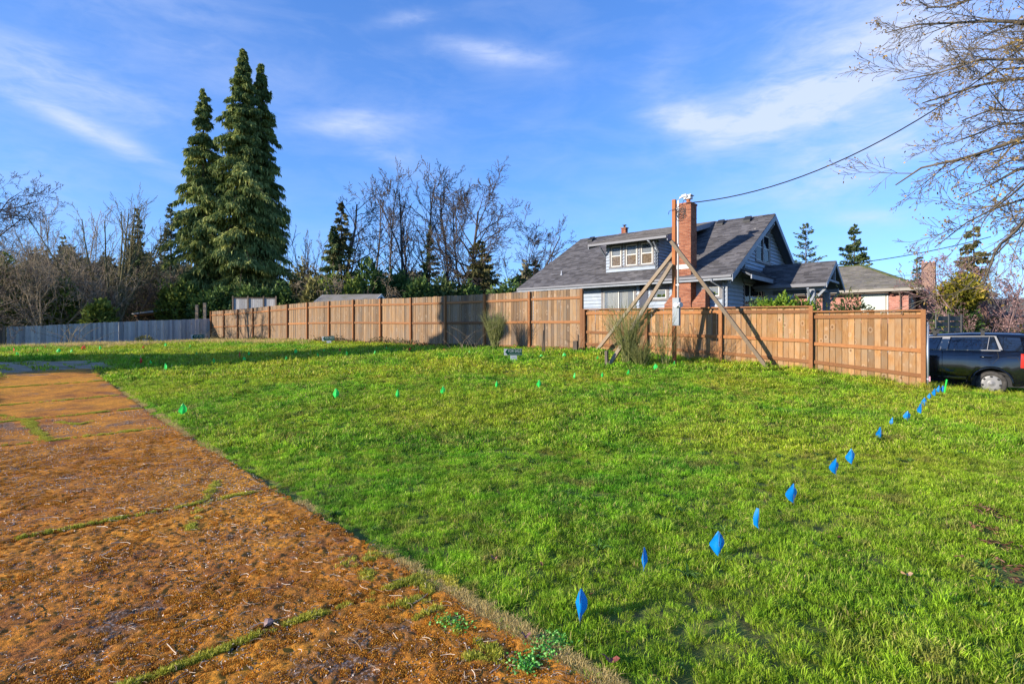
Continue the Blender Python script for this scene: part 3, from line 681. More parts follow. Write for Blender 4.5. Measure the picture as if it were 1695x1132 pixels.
# main roof: decks (with thickness) + shingle courses
th = .10
b = HB(); b.q([(XL, 0, E0 - .03), (0, 0, E0 - .03), (0, RY, RZ - .03), (XL, RY, RZ - .03)], (0, 0, -th)); b.q([(XL, 10.54, E0 - .03), (0, 10.54, E0 - .03), (0, RY + .004, RZ - .03), (XL, RY + .004, RZ - .03)], (0, 0, -th)); roof = b.build('roof', M['soffit'], HS)
LEN = math.hypot(RY, RY * SL)
b = HB(); shingles(b, (XL - .02, -.03, E0 - .02), (1, 0, 0), (0, 1, SL), -XL + .04, LEN); b.build('shingles', M['shingle'], roof, 'stuff')
b = HB(); shingles(b, (XL - .02, 10.57, E0 - .02), (1, 0, 0), (0, -1, SL), -XL + .04, LEN, tab=.6); b.build('shingles', M['shingle'], roof, 'stuff')
b = HB()
for k in range(40): x = XL + k * (-XL / 40); b.q([(x, RY - .12, RZ - .04), (x + .26, RY - .12, RZ - .04), (x + .25, RY, RZ + .035), (x, RY, RZ + .03)]); b.q([(x, RY + .12, RZ - .04), (x + .26, RY + .12, RZ - .04), (x + .25, RY, RZ + .035), (x, RY, RZ + .03)])
b.build('ridge_cap', M['shingle'], roof, 'stuff')
# barge boards, gutter, brackets
for xx in (0.0, XL - .03):
    b = HB(); b.q([(xx, -.05, E0 - .26), (xx, -.05, E0 - .03), (xx, RY, RZ - .02), (xx, RY, RZ - .26)], (.03, 0, 0)); b.build('barge_board', M['fascia'], HS)
    b = HB(); b.q([(xx, 10.59, E0 - .26), (xx, 10.59, E0 - .03), (xx, RY + .004, RZ - .02), (xx, RY + .004, RZ - .26)], (.03, 0, 0)); b.build('barge_board', M['fascia'], HS)
b = HB(); b.bx(XL, -.01, -.10, -.035, E0 - .11, E0 - .03); b.build('gutter', M['gutter'], HS)
b = HB(); b.bx(XL, -.01, -.03, -.0, E0 - .2, E0 - .035); b.build('fascia', M['fascia'], HS)
for (yy, zz_) in ((1.5, E0 + SL * 1.5), (RY, RZ), (9.04, E0 + SL * 1.5)):
    b = HB(); b.bm_((GXW, yy, zz_ - .42), (-.02, yy, zz_ - .42 + .0), .09, .09); b.bm_((GXW + .03, yy, zz_ - .85), (-.08, yy, zz_ - .46), .07, .08); b.build('bracket', M['fascia'], HS)
def window(x0, x1, z0, z1, y, parts='slider', axis='x', parent=HS, casing=.11, nx_=0, inside=None, sash_m=None):
    """window in a wall facing -y (axis x) or +x (axis y); y: wall plane"""
    def bx(a0, a1, d0, d1, zz0, zz1, bb):      # d: outwards distance
        if axis == 'x': bb.bx(a0, a1, y - d1, y - d0, zz0, zz1)
        else: bb.bx(y + d0, y + d1, a0, a1, zz0, zz1)
    b = HB(); c = casing
    bx(x0 - c, x1 + c, -.02, .05, z1, z1 + c * 1.2, b); bx(x0 - c, x0, -.02, .045, z0, z1, b); bx(x1, x1 + c, -.02, .045, z0, z1, b)
    w_ = b.build('window', M['trim'], parent)
    b = HB(); bx(x0 - c * 1.3, x1 + c * 1.3, -.02, .075, z0 - c * .8, z0, b); b.build('sill', M['trim'], w_)
    b = HB(); s_ = .035; sash_m = sash_m or M['vinyl']
    bx(x0, x1, -.02, .03, z1 - s_, z1, b); bx(x0, x1, -.02, .03, z0, z0 + s_, b); bx(x0, x0 + s_, -.02, .03, z0 + s_, z1 - s_, b); bx(x1 - s_, x1, -.02, .03, z0 + s_, z1 - s_, b)
    if parts == 'slider': m_ = (x0 + x1) / 2; bx(m_ - s_ / 2, m_ + s_ / 2, -.02, .026, z0 + s_, z1 - s_, b)
    if parts == 'three':
        for fr in (.27, .73): m_ = x0 + (x1 - x0) * fr; bx(m_ - s_ / 2, m_ + s_ / 2, -.02, .026, z0 + s_, z1 - s_, b)
    if parts == 'hung': m_ = (z0 + z1) / 2 + .02; bx(x0 + s_, x1 - s_, -.02, .026, m_ - s_ / 2, m_ + s_ / 2, b)
    b.build('frame', sash_m, w_)
    b = HB(); bx(x0 + s_ * .5, x1 - s_ * .5, .006, .012, z0 + s_ * .5, z1 - s_ * .5, b); b.build('pane', M['glass'], w_)
    b = HB(); bx(x0 + .001, x1 - .001, -.012, -.006, z0, z1, b); b.build('room', M['room'], w_)  # dark sheet close behind the glass, stands in for the unlit interior
    if inside == 'curtain':
        b = HB(); ww = x1 - x0
        for (a0, a1) in ((.13, .52), (.62, .80)):
            n_ = 9
            for k in range(n_):
                xa = x0 + ww * (a0 + (a1 - a0) * k / n_); xb = x0 + ww * (a0 + (a1 - a0) * (k + .8) / n_)
                bx(xa, xb, -.005, .001 + .003 * (k % 2), z0 + .05, z1 - .05, b)
        b.build('curtain', M['curtain'], w_)
    if inside == 'blind':
        b = HB(); bx(x0 + .04, x1 - .04, -.005, .001, z0 + .03, (z0 + z1) / 2, b); b.build('blind', M['blind'], w_)
    if inside == 'whiteblind':
        b = HB(); bx(x0 + .04, x1 - .04, -.005, .001, z0 + .03, z1 - .03, b); b.build('blind', M['curtain'], w_)
    if inside == 'plant':
        b = HB()
        for k in range(14): xx = x0 + .1 + random.random() * (x1 - x0 - .2); bx(xx, xx + .08, -.004, .001, z0 + .06, z0 + .08 + random.random() * .1, b)
        b.build('greenery', M['rhodo'], w_)
    return w_
window(-5.55, -4.12, 2.1, 3.26, WY, 'slider', inside='curtain')
window(-3.28, -2.72, 2.86, 3.22, WY, 'none', inside='plant')
window(-1.20, -.66, 2.86, 3.22, WY, 'none', inside='plant')
window(3.95, 5.8, 4.5, 5.65, GXW, 'hung', axis='y'); 
b = HB(); b.bx(GXW - .02, GXW + .047, 4.80, 4.95, 4.5, 5.65); b.build('mullion', M['trim'], HS)
window(2.5, 5.0, 1.5, 3.42, GXW, 'three', axis='y', inside='curtain')
# dark door panel between the windows
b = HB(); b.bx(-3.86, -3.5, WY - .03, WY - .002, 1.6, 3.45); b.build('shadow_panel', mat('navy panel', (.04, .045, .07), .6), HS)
# front downpipe and lamp
b = HB(); b.tube([L3(-.72, -.06, E0 - .14), L3(-.72, -.02, E0 - .22), L3(-.5, WY - .07, E0 - .48), L3(-.48, WY - .07, .9)], .04 * S, 8); b.build('downpipe', M['fascia'], HS, smooth=True)
b = HB(); b.bx(-.36, -.2, WY - .16, WY - .02, 3.42, 3.56); b.bx(-.30, -.24, WY - .1, WY - .03, 3.3, 3.42); b.build('flood_light', M['white_metal'], HS)
# dormer
DY = .86; dx0, dx1 = -5.58, -3.22; ex0, ex1 = -6.1, -2.55; DE = 5.27; dsl = (RZ + .02 - DE) / (RY - (DY - .6))
def dzr(y): return DE + dsl * (y - (DY - .6))
dm = HB(); dm.q([(dx0, DY, E0 + SL * DY - .05), (dx1, DY, E0 + SL * DY - .05), (dx1, DY, dzr(DY) - .1), (dx0, DY, dzr(DY) - .1)], (0, .1, 0))
for xx, o_ in ((dx0, .1), (dx1, -.1)): dm.q([(xx, DY + .1, E0 + SL * (DY + .1) - .05), (xx, DY + .1, dzr(DY + .1) - .1), (xx, RY - .15, RZ - .1)], (o_, 0, 0))
DM = dm.build('dormer', M['siding'], HS)
dw = [(-5.33, -4.86), (-4.62, -4.13), (-3.93, -3.43)]
b = HB(); lap(b, (dx0, DY, 0), (1, 0, 0), dx1 - dx0, 4.08, dzr(DY) - .1, (0, -1, 0), exp_=.13, holes=[(a - dx0 - .08, c - dx0 + .08, 4.28, 5.3) for a, c in dw])
lap(b, (dx1, 0, 0), (0, 1, 0), 0, 4.1, 6.2, (1, 0, 0), exp_=.13, clip=lambda z: (DY, min(RY, (z - E0) / SL)) if z < dzr(DY) - .1 else (max(DY, (z + .1 - DE) / dsl + DY - .6), (z - E0) / SL))
b.build('siding', M['siding'], DM, 'stuff')
for a, c in dw: window(a, c, 4.30, 5.16, DY, 'hung', casing=.075, inside='blind')
b = HB(); b.q([(ex0, DY - .6, DE), (ex1, DY - .6, DE), (ex1, RY + .05, RZ + .03), (ex0, RY + .05, RZ + .03)], (0, 0, -.09)); dr = b.build('dormer_roof', M['soffit'], HS)
b = HB(); shingles(b, (ex0 - .02, DY - .63, DE + .005), (1, 0, 0), (0, 1, dsl), ex1 - ex0 + .04, math.hypot(RY - .2, (RY - .2) * dsl) + .0); b.build('shingles', M['shingle'], dr, 'stuff')
b = HB(); b.bx(ex0, ex1, DY - .67, DY - .6, DE - .10, DE - .01); b.build('gutter', M['gutter'], dr)
for xx in (ex0 - .025, ex1): b = HB(); b.q([(xx, DY - .6, DE - .2), (xx, DY - .6, DE + .01), (xx, RY, RZ + .04), (xx, RY, RZ - .17)], (.025, 0, 0)); b.build('barge_board', M['fascia'], dr)
for xx in (dx0 - .04, dx1 + .04): b = HB(); b.bm_((xx, DY + .02, 4.75), (xx, DY - .45, DE - .16), .06, .06); b.build('bracket', M['fascia'], DM)
b = HB(); b.tube([L3(-3.35, DY - .63, DE - .1), L3(-3.3, DY - .5, DE - .2), L3(-3.28, DY - .05, DE - .5), L3(-3.28, DY - .05, 4.1)], .032 * S, 8); b.build('downpipe', M['fascia'], DM, smooth=True)
# roof vents, vent pipes
for (x, y) in ((-1.35, 4.75), (-.55 - 1.4 * 0 - .9, 4.9), (-2.55 + .0, 4.75), (-9.05, 4.75)):
    pass
for (x, y) in ((-2.15, 4.85), (-1.0, 4.85), (-8.9, 4.85)):
    z = E0 + SL * y; b = HB(); b.q([(x - .14, y - .14, z - .05), (x + .14, y - .14, z - .05), (x + .14, y + .14, z + .16), (x - .14, y + .14, z + .16)], (0, 0, .09)); b.build('roof_vent', M['cable'], HS)
x, y = -8.05, 1.0; z = E0 + SL * y; b = HB(); b.tube([L3(x, y, z - .05), L3(x, y, z + .2)], .035, 8); b.tube([L3(x, y, z), L3(x, y, z + .05)], .08, 8); b.build('vent_pipe', M['steel'], HS)
# lower rear extension seen past the far end
b = HB(); b.q([(XL - 2.0, 1.2, 3.35), (XL - .04, 1.2, 3.35), (XL - .04, 4.2, 4.35), (XL - 1.0, 4.2, 4.35)], (0, 0, -.1)); b.q([(XL - 1.7, 1.7, .5), (XL - .04, 1.7, .5), (XL - .04, 1.7, 3.38), (XL - 1.7, 1.7, 3.38)], (0, .1, 0)); ext = b.build('extension', M['siding'], HS)
b = HB(); shingles(b, (XL - 2.0, 1.17, 3.36), (1, 0, 0), (0, 1, .333), 2, 3.15, clip=lambda v: (v * .31, 1.97)); b.build('shingles', M['shingle'], ext, 'stuff')
# brick chimney
def bricks(mb, x0, x1, y0, y1, z0, z1, bl=.19, bh=.062, side='front', proud=.006, L=None):
    """one face of laid bricks; dims in local metres"""
    z = z0; r = 0
    while z < z1 - .01:
        zb = min(z + bh, z1)
        if side == 'front': a, c = x0, x1
        else: a, c = y0, y1
        q = a - (bl / 2 if r % 2 else 0)
        while q < c - .005:
            p, e = max(q, a), min(q + bl - .010, c); q += bl
            if e - p < .02: continue
            pr_ = proud * random.uniform(.5, 1.4); t_ = random.random()
            if side == 'front': mb.box(p, e, y0 - pr_, y0 + .004, z, zb - .010, t_)
            elif side == 'right': mb.box(x1 - .004, x1 + pr_, p, e, z, zb - .010, t_)
            else: mb.box(x0 - pr_, x0 + .004, p, e, z, zb - .010, t_)
        z += bh; r += 1
CH = empty('chimney', L3(-1.78, .35, 0) + Vector((0, 0, 0))); CH.parent = HS
for k in ('category',): pass
cx0, cx1, cy0, cy1 = -.29 * S, .25 * S, -.27 * S, .27 * S
zz0 = 0.; zt = S * (6.3 - 1.6) + 1.6 - HG - CH.location.z; zs = -CH.location.z - .2
mb = MB(); mb.box(cx0, cx1, cy0, cy1, zs, zt); mb.build('core', M['mortar'], CH)
mb = MB()
for sd in ('front', 'right', 'left'): bricks(mb, cx0, cx1, cy0, cy1, zs, zt, side=sd)
mb.build('brickwork', M['brick'], CH, 'stuff')
mb = MB(); mb.box(cx0 - .03, cx1 + .03, cy0 - .03, cy1 + .03, zt, zt + .07); mb.build('crown', M['brick'], CH)
mb = MB(); zc = zt + .07
mb.tube([(.05, 0, zc), (.05, 0, zc + .2)], .085, 10); mb.build('flue', M['brick'], CH)
mb = MB(); mb.box(-.10, .19, -.14, .14, zc + .20, zc + .33); mb.box(-.17, .24, -.18, .18, zc + .34, zc + .37); mb.build('chimney_cap', M['white_metal'], CH)
zf = S * (3.95 - 1.6) + 1.6 - HG - CH.location.z
mb = MB(); mb.box(cx0 - .02, cx1 + .02, cy0 - .035, cy0 - .008, zf - .06, zf + .12); mb.build('flashing', M['white_metal'], CH)
# stepped shoulders of the fireplace
for sgn, xa, nm in ((1, cx1, 'shoulder'), (-1, cx0, 'shoulder')):
    mb = MB(); core = MB(); wmax = .52 * S
    ztop_s = S * (3.22 - 1.6) + 1.6 - HG - CH.location.z; nst = 10
    for k in range(nst):
        # lower courses wider
        h0 = zs if k == 0 else ztop_s - (nst - k) * .062 - .12; h1 = ztop_s - (nst - k - 1) * .062 - .12
        wk = wmax if k == 0 else wmax - (0) - 0
        if sgn > 0: a_, b_ = xa + (.0 if k == 0 else wmax * .8 * k / nst * 1.0), xa + wmax
        else: a_, b_ = xa - wmax * (1 - .85 * k / nst), xa
        a_, b_ = (xa + .002, xa + wmax * (1 - .0)) if False else (a_, b_)
        if sgn > 0: a_ = xa + .002 + wmax * .85 * k / nst * 1.0 if k else xa + .002
        core.box(a_, b_, cy0 + .06, cy1, h0, h1); bricks(mb, a_, b_, cy0 + .06, cy1, h0, h1, side='front')
        bricks(mb, a_, b_, cy0 + .06, cy1, h0, h1, side='right' if sgn > 0 else 'left')
    core.build(nm, M['mortar'], CH); mb.build('brickwork', M['brick'], CH, 'stuff')
# small chimney on the ridge
SCH = empty('chimney', L3(-7.48, 5.85, 6.2)); SCH.parent = HS
mb = MB(); mb.box(-.26, .26, -.26, .26, -.3, .52); mb.build('core', M['mortar'], SCH)
mb = MB()
for sd in ('front', 'right', 'left'): bricks(mb, -.26, .26, -.26, .26, -.3, .52, side=sd)
bricks(mb, -.14, .14, -.14, .14, .53, .83, side='front'); bricks(mb, -.14, .14, -.14, .14, .53, .83, side='right'); mb.build('brickwork', M['brick'], SCH, 'stuff')
mb = MB(); mb.box(-.14, .14, -.14, .14, .52, .83); mb.box(-.19, .19, -.19, .19, .83, .88); mb.build('flue', M['brick3'], SCH)
mb = MB(); mb.tube([(0, 0, .88), (0, 0, 1.02)], .06, 8); mb.box(-.1, .1, -.1, .1, 1.02, 1.05); mb.build('chimney_cap', M['cable'], SCH)
# pent roof along the gable and the entry porch
b = HB(); b.q([(GXW + .02, .95, 4.02), (GXW + .02, 9.4, 4.02), (.38, 9.6, 3.62), (.38, .75, 3.62)], (0, 0, -.07)); pn = b.build('pent_roof', M['soffit'], HS)
b = HB(); shingles(b, (.40, .75, 3.63), (0, 1, 0), (-.78, 0, .4), 8.7, .87, exp_=.12); b.build('shingles', M['shingle'], pn, 'stuff')
b = HB(); b.bx(.39, .43, .75, 3.4, 3.45, 3.6); b.build('fascia', M['fascia'], pn)
b = HB(); b.bx(GXW, GXW + .1, 2.2, 5.4, 3.5, 3.6); b.build('head_board', M['fascia'], pn)
PY, PZ, PX, HW = 5.2, 4.37, 2.25, 1.75; PE = PZ - HW * SL
b = HB()
for sg in (-1, 1): b.q([(GXW + .02, PY + sg * .003, PZ - .03), (PX, PY + sg * .003, PZ - .03), (PX, PY + sg * HW, PE - .03), (GXW + .02, PY + sg * HW, PE - .03)], (0, 0, -.08))
pr_ = b.build('porch_roof', M['soffit'], HS)
PL = math.hypot(HW, HW * SL)
b = HB(); shingles(b, (GXW, PY - HW - .02, PE - .025), (1, 0, 0), (0, 1, SL), PX - GXW + .03, PL); shingles(b, (GXW, PY + HW + .02, PE - .025), (1, 0, 0), (0, -1, SL), PX - GXW + .03, PL, tab=.5); b.build('shingles', M['shingle'], pr_, 'stuff')
for sg in (-1, 1): b = HB(); b.q([(PX, PY + sg * .002, PZ - .01), (PX, PY + sg * (HW + .05), PE - .03), (PX, PY + sg * (HW + .05), PE - .19), (PX, PY + sg * .002, PZ - .2)], (.035, 0, 0)); b.build('barge_board', M['fascia'], pr_)
b = HB(); b.bx(GXW + .1, PX, PY - HW - .07, PY - HW - .02, PE - .14, PE - .02); b.build('gutter', M['gutter'], pr_)
for yy in (PY - HW + .28, PY + HW - .55):
    b = HB(); b.bx(1.58, 1.83, yy - .13, yy + .13, .9, PE - .22); b.build('porch_post', M['fascia'], HS)
    b = HB(); b.bm_((1.8, yy, PE - .62), (2.18, yy, PE - .2), .07, .08); b.bm_((1.66, yy - .12, PE - .55), (1.66, yy - .42, PE - .2), .07, .07); b.build('bracket', M['fascia'], HS)
b = HB(); b.bx(GXW + .05, 2.15, PY - HW + .2, PY - HW + .36, PE - .22, PE - .08); b.bx(GXW + .05, 2.15, PY + HW - .63, PY + HW - .47, PE - .22, PE - .08); b.bx(1.62, 1.78, PY - HW + .37, PY + HW - .64, PE - .22, PE - .08); b.build('porch_beam', M['fascia'], HS)
b = HB(); b.bx(GXW + .01, 2.1, PY - HW + .1, PY + HW - .2, .75, .9); b.build('porch_floor', M['concrete'], HS)
b = HB(); b.bm_((2.2, PY, PZ - .25), (2.2, PY, PZ - .8), .08, .08); b.bx(2.16, 2.22, PY - .9, PY + .9, PZ - .87, PZ - .79); b.build('truss', M['fascia'], pr_)

# ------------------------------------------------------------------ temporary power pole
pp = fpos((1717 - 0) * 0, 0)
PX0, PY0 = 4.81, 16.03; pg = g(PX0, PY0)
PO = empty('power_pole', (PX0, PY0, pg), PHI); tag(PO, 'reddish square timber power pole with grey meter box standing before the fence', 'utility pole')
ht = 5.47 - pg
MB().box(-.05, .05, -.05, .05, -.3, ht).build('post', M['pole'], PO)
mb = MB(); mb.tube([(.13, -.03, 1.65), (.13, -.03, ht - .35), (.135, -.03, ht - .05), (.19, -.02, ht + .03), (.28, -.01, ht + .06)], .028, 8); mb.build('conduit', M['white_metal'], PO, smooth=True)
mb = MB(); mb.tube([(.24, -.01, ht + .055), (.36, -.01, ht + .075), (.40, -.01, ht + .0)], [.05, .055, .03], 8); mb.build('weatherhead', M['white_metal'], PO, smooth=True)
MB().box(.03, .23, -.20, -.075, 1.12, 1.93).build('meter_box', M['grey_metal'], PO)
mb = MB(); mb.tube([(.16, -.14, 1.72), (.30, -.2, 1.72)], .075, 12); mb.tube([(.165, -.2, 1.72), (.165, -.28, 1.72)], .07, 12); mb.build('meter', M['white_metal'], PO, smooth=False)
mb = MB()
for k in range(7):
    a = random.random() * 6; pts = []
    for j in range(14):
        th_ = a + j * .55; r_ = .12 + .05 * math.sin(k + j); pts.append((.27 + r_ * math.cos(th_) * .9, -.12 + .02 * math.sin(th_ + k), ht - .38 - .06 * k * .5 + r_ * math.sin(th_)))
    mb.tube(pts, .008, 5)
mb.tube([(.38, -.01, ht + .02), (.33, -.1, ht - .1), (.3, -.12, ht - .2), (.1, -.1, ht - .28), (-.12, -.09, ht - .34), (-.16, -.05, ht - .42)], .009, 5)
mb.build('cable_loop', M['cable'], PO)
for zc in (ht - .3, ht - 1.4, 2.3): MB().box(.085, .175, -.075, -.055, zc, zc + .03).build('pipe_strap', M['steel'], PO)
def brace(top, foot, wd, lab):
    a = Vector(top); c = Vector(foot); o = empty('brace', c); tag(o, lab, 'brace', 'timber braces propping the power pole')
    d = a - c; MB().beam(Vector((0, 0, 0)) - d * .0, d, wd, wd * .8, up=(EV.x, EV.y, 0)).build('beam', M['lumber'], o); return o
tp = lambda px, py, Z: P(px, py, Z)
f1 = P(1270, 608, 15.05); f2 = at(1009, 604); f3 = P(985, 584, 18.9)
brace(tp(1110.5, 399, 15.9), f1 - Vector((0, 0, .02)), .10, 'raw timber brace slanting down right from the power pole')
brace(tp(1112, 437, 15.92), f2, .10, 'raw timber brace running left from the pole to a stake in the grass')
brace(tp(1120, 412, 16.0), f3, .10, 'raw timber brace running left from the pole to the fence foot')
sp = at(1004.5, 605); st_ = MB(); st_.box(-.04, .04, -.04, .04, -.1, .42); o = st_.build('stake', M['bark'], None); o.location = sp; o.rotation_euler = (0, rad(-2), PHI); tag(o, 'short dark wooden stake holding the foot of a timber brace', 'stake')
sp = at(1283, 609); 
# overhead wires
def cable(name, a, b, sag, r, lab, n=24):
    pts = []
    for i in range(n + 1):
        t_ = i / n; p = a.lerp(b, t_); p.z -= sag * 4 * t_ * (1 - t_); pts.append(p)
    c0 = pts[0].copy(); o = MB().tube([p - c0 for p in pts], r, 5).build(name, M['cable'], None); o.location = c0; tag(o, lab, 'cable'); return o
cable('overhead_cable', Vector((5.15, 16.0, 5.36)), P(1800, -10, 13.0), 1.05, .017, 'thick black overhead service cable running from the power pole up into the bare tree')
cable('overhead_cable', P(1375, 440, 38), P(1640, 392, 40), .25, .03, 'thin dark cable crossing the sky right of the distant conifers')
cable('overhead_cable', P(1440, 456, 42), P(1640, 450, 42), .1, .02, 'faint lower cable crossing behind the brick chimney')
# ------------------------------------------------------------------ car (boxy black wagon, nose behind the fence)
CZ = 14.02; CXX = (1641 - CX) / F * CZ; CG = -.09
CR = empty('parked_car', (CXX, CZ, CG), PHI); tag(CR, 'black boxy wagon with roof racks parked behind the street end of the fence', 'car')
# local: x to the rear, y away from the camera (near side at y=0), z up
CW = 1.76
def car_top(x):        # roofline / bonnet height
    xs = [-3.42, -3.36, -3.0, -2.45, -2.15, -1.45, -1.1, -.4, .3, .62, .76, .84]; zs = [.62, .82, .98, 1.06, 1.10, 1.54, 1.585, 1.625, 1.615, 1.60, 1.56, 1.30]
    return float(np.interp(x, xs, zs))
def car_sill(x):
    z = .27
    for ax in (0., -2.6):
        if abs(x - ax) < .405: z = max(z, .315 + math.sqrt(max(.405 ** 2 - (x - ax) ** 2, 0)) * 1.0)
    if x > .5: z = max(z, .27 + (x - .5) * .25)
    if x < -3.1: z = max(z, .3)
    return z
xs_ = sorted(set([round(v, 3) for v in list(np.arange(-3.42, .841, .045)) + [-.405, .405, -.395, .395, -.38, .38, -3.005, -2.195, -2.99, -2.21, .84]]))
rows = []
for x in xs_:
    zt_ = car_top(x); zb = car_sill(x); belt = 1.17 + .012 * x; ingl = zt_ > 1.25; inset = 0.
    if x > .55: inset = (x - .55) ** 2 * 1.1
    if x < -3.0: inset = (-3.0 - x) ** 2 * 1.4
    fl = .022 * max(0, 1 - min(abs(math.hypot(x, 0) - .0), abs(x + 2.6)) / .56)
    y0_ = inset
    hb = min(belt, zt_ - .06) if not ingl else belt
    pts = [(y0_ + .02 - fl, zb), (y0_ - fl * 1.3, max(zb + .02, .42)), (y0_ - .006 - fl, max(zb + .05, .64)), (y0_ - .004, max(zb + .08, min(.88, hb - .05))), (y0_ + .02, hb - .025), (y0_ + .045, hb)]
    if ingl:
        sh = zt_ - .085; k = (sh - hb); pts += [(y0_ + .045 + k * .16, hb + k * .5), (y0_ + .045 + k * .34, sh), (y0_ + .26 + .02, zt_ - .012), (y0_ + .5, zt_ + .01)]
    else:
        pts += [(y0_ + .06, hb + .02), (y0_ + .12, hb + .04), (y0_ + .26, zt_ - .01), (y0_ + .5, zt_)]
    pts += [(CW / 2, pts[-1][1] + .008)]
    rows.append([(x, y, z) for y, z in pts] + [(x, CW - y, z) for y, z in pts[-2::-1]])
mb = MB(); nr = len(rows[0]); vs = [p for r in rows for p in r]; fs = []
for i in range(len(rows) - 1):
    for k in range(nr - 1): fs.append((i * nr + k, (i + 1) * nr + k, (i + 1) * nr + k + 1, i * nr + k + 1))
fs += [tuple(range(nr)), tuple((len(rows) - 1) * nr + k for k in range(nr))[::-1]]
mb.add(vs, fs, .5); body = mb.build('body', M['carpaint'], CR, smooth=True)
mb = MB(); mb.box(-3.3, .7, .06, CW - .06, .24, .5); mb.build('underbody', M['dark'], CR)
for ax in (0., -2.6):
    for yy in (.16, CW - .16):
        mb = MB(); mb.tube([(ax, yy - (.13 if yy < 1 else -.13), .66), (ax, yy, .66)], .01, 4)
def sidey(x, z):
    belt = 1.17 + .012 * x; sh = car_top(x) - .085; k = (z - belt); return .045 + k * (.34 if k > (sh - belt) * .5 else .33) + (max(0, x - .55) ** 2 * 1.1)
def sidepoly(nm, pts, m, off=.008, parent=CR, th=.006, dense=True):
    """thin panel following the car side; pts (x,z)"""
    mb = MB(); near = [Vector((x, sidey(x, z) - off, z)) for x, z in pts]; mb.slab(near, (0, th, 0), .5); return mb.build(nm, m, parent)
def cw_(px, py): return ((px - 1641) / 87.5, 1.69 - (py - 547) / 64.0 - 0)
# window bands: dark side glass in body-coloured pillars
sidepoly('side_window', [(-2.0, 1.19), (-1.13, 1.19), (-1.02, 1.50), (-1.45, 1.48)], M['carglass'])
wd = sidepoly('side_window', [(-.86, 1.19), (-.10, 1.185), (-.055, 1.52), (-.80, 1.51)], M['carglass'])
sidepoly('side_window', [(-.06, 1.185), (.14, 1.185), (.045, 1.52), (-.015, 1.52)], M['carglass'])
sidepoly('side_window', [(.24, 1.17), (.60, 1.17), (.55, 1.50), (.13, 1.525)], M['carglass'], off=.010)
def strip(nm, pts, w_, m, off=.012):
    mb = MB()
    for a, c in zip(pts[:-1], pts[1:]):
        A = Vector((a[0], sidey(*a) - off, a[1])); B = Vector((c[0], sidey(*c) - off, c[1])); mb.beam(A, B, .012, w_, up=(0, 0, 1))
    return mb.build(nm, m, CR)
strip('window_trim', [(-2.05, 1.175), (-1.05, 1.172), (.18, 1.172)], .022, M['chrome'], .014)
strip('window_trim', [(-1.45, 1.50), (-1.0, 1.525), (.05, 1.54), (.10, 1.53)], .02, M['chrome'], .013)
sidepoly('pillar', [(-1.10, 1.19), (-.90, 1.19), (-.83, 1.52), (-.99, 1.51)], M['chrome'], off=.006)
sidepoly('pillar', [(.155, 1.19), (.22, 1.19), (.10, 1.53), (.06, 1.53)], M['chrome'], off=.007)
strip('pillar_trim', [(-.08, 1.19), (-.035, 1.52)], .012, M['chrome'], .015)
# door gaps, handles, moulding, fuel flap
def gapline(pts, nm='door_gap'):
    mb = MB()
    for a, c in zip(pts[:-1], pts[1:]):
        mb.beam((a[0], -.0045 - a[2] if len(a) > 2 else -.003, a[1]), (c[0], -.0045 - (c[2] if len(c) > 2 else 0), c[1]), .004, .009)
    return mb.build(nm, M['dark'], CR)
gapline([(-1.0, 1.14), (-1.0, .33)]); gapline([(.12, 1.14), (.14, .98), (.0, .80, .012), (-.30, .72, .022), (-.46, .5, .02), (-.5, .34, .016)]); gapline([(-2.12, 1.1), (-2.1, .4)])
gapline([(.30, 1.0), (.50, 1.0), (.53, .90), (.53, .86)], 'fuel_flap_gap')
for hx in (-1.22, -.10):
    mb = MB(); mb.tube([(hx - .12, -.018, 1.0), (hx - .1, -.035, 1.005), (hx + .08, -.035, 1.005), (hx + .1, -.015, 1.0)], .014, 6); mb.build('door_handle', M['carpaint'], CR, smooth=True)
mb = MB(); mb.box(-1.9, -1.03, -.022, .0, .40, .455); mb.build('side_moulding', M['carpaint'], CR); mb = MB(); mb.box(-.97, -.5, -.022, .0, .40, .455); mb.build('side_moulding', M['carpaint'], CR)
# arch lip
for ax in (0., -2.6):
    mb = MB(); pts = [(ax + .41 * math.cos(t_), -.026 , .315 + .41 * math.sin(t_)) for t_ in np.linspace(-.05, math.pi + .05, 22)]; mb.tube(pts, .018, 6); mb.build('wheel_arch', M['carpaint'], CR, smooth=True)
    mb = MB(); pr = [(ax + .40 * math.cos(t_), .315 + .40 * math.sin(t_)) for t_ in np.linspace(0, math.pi, 18)]
    for yside in ((.0, .3), (CW - .3, CW)):
        pp_ = [(x, yside[0], z) for x, z in pr]; qq = [(x, yside[1], z) for x, z in pr]; nn_ = len(pr); mb.add(pp_ + qq, [(i, i + 1, nn_ + i + 1, nn_ + i) for i in range(nn_ - 1)])
        yb = .3 if yside[0] == 0 else CW - .3; mb.add([(ax, yb, .2)] + [(x, yb, z) for x, z in pr], [(0, i + 1, i + 2) for i in range(nn_ - 1)])
    mb.build('wheel_well', M['dark'], CR)
def lathe(mb, prof, n, cx_, cz_, sgn):
    b0 = len(mb.v); vs = []; k = len(prof)
    for i in range(n):
        a = 2 * math.pi * i / n
        for r_, y_ in prof: vs.append((cx_ + r_ * math.cos(a), y_ * sgn, cz_ + r_ * math.sin(a)))
    fs = [(i * k + j, ((i + 1) % n) * k + j, ((i + 1) % n) * k + j + 1, i * k + j + 1) for i in range(n) for j in range(k - 1)]
    mb.add(vs, fs, .5)
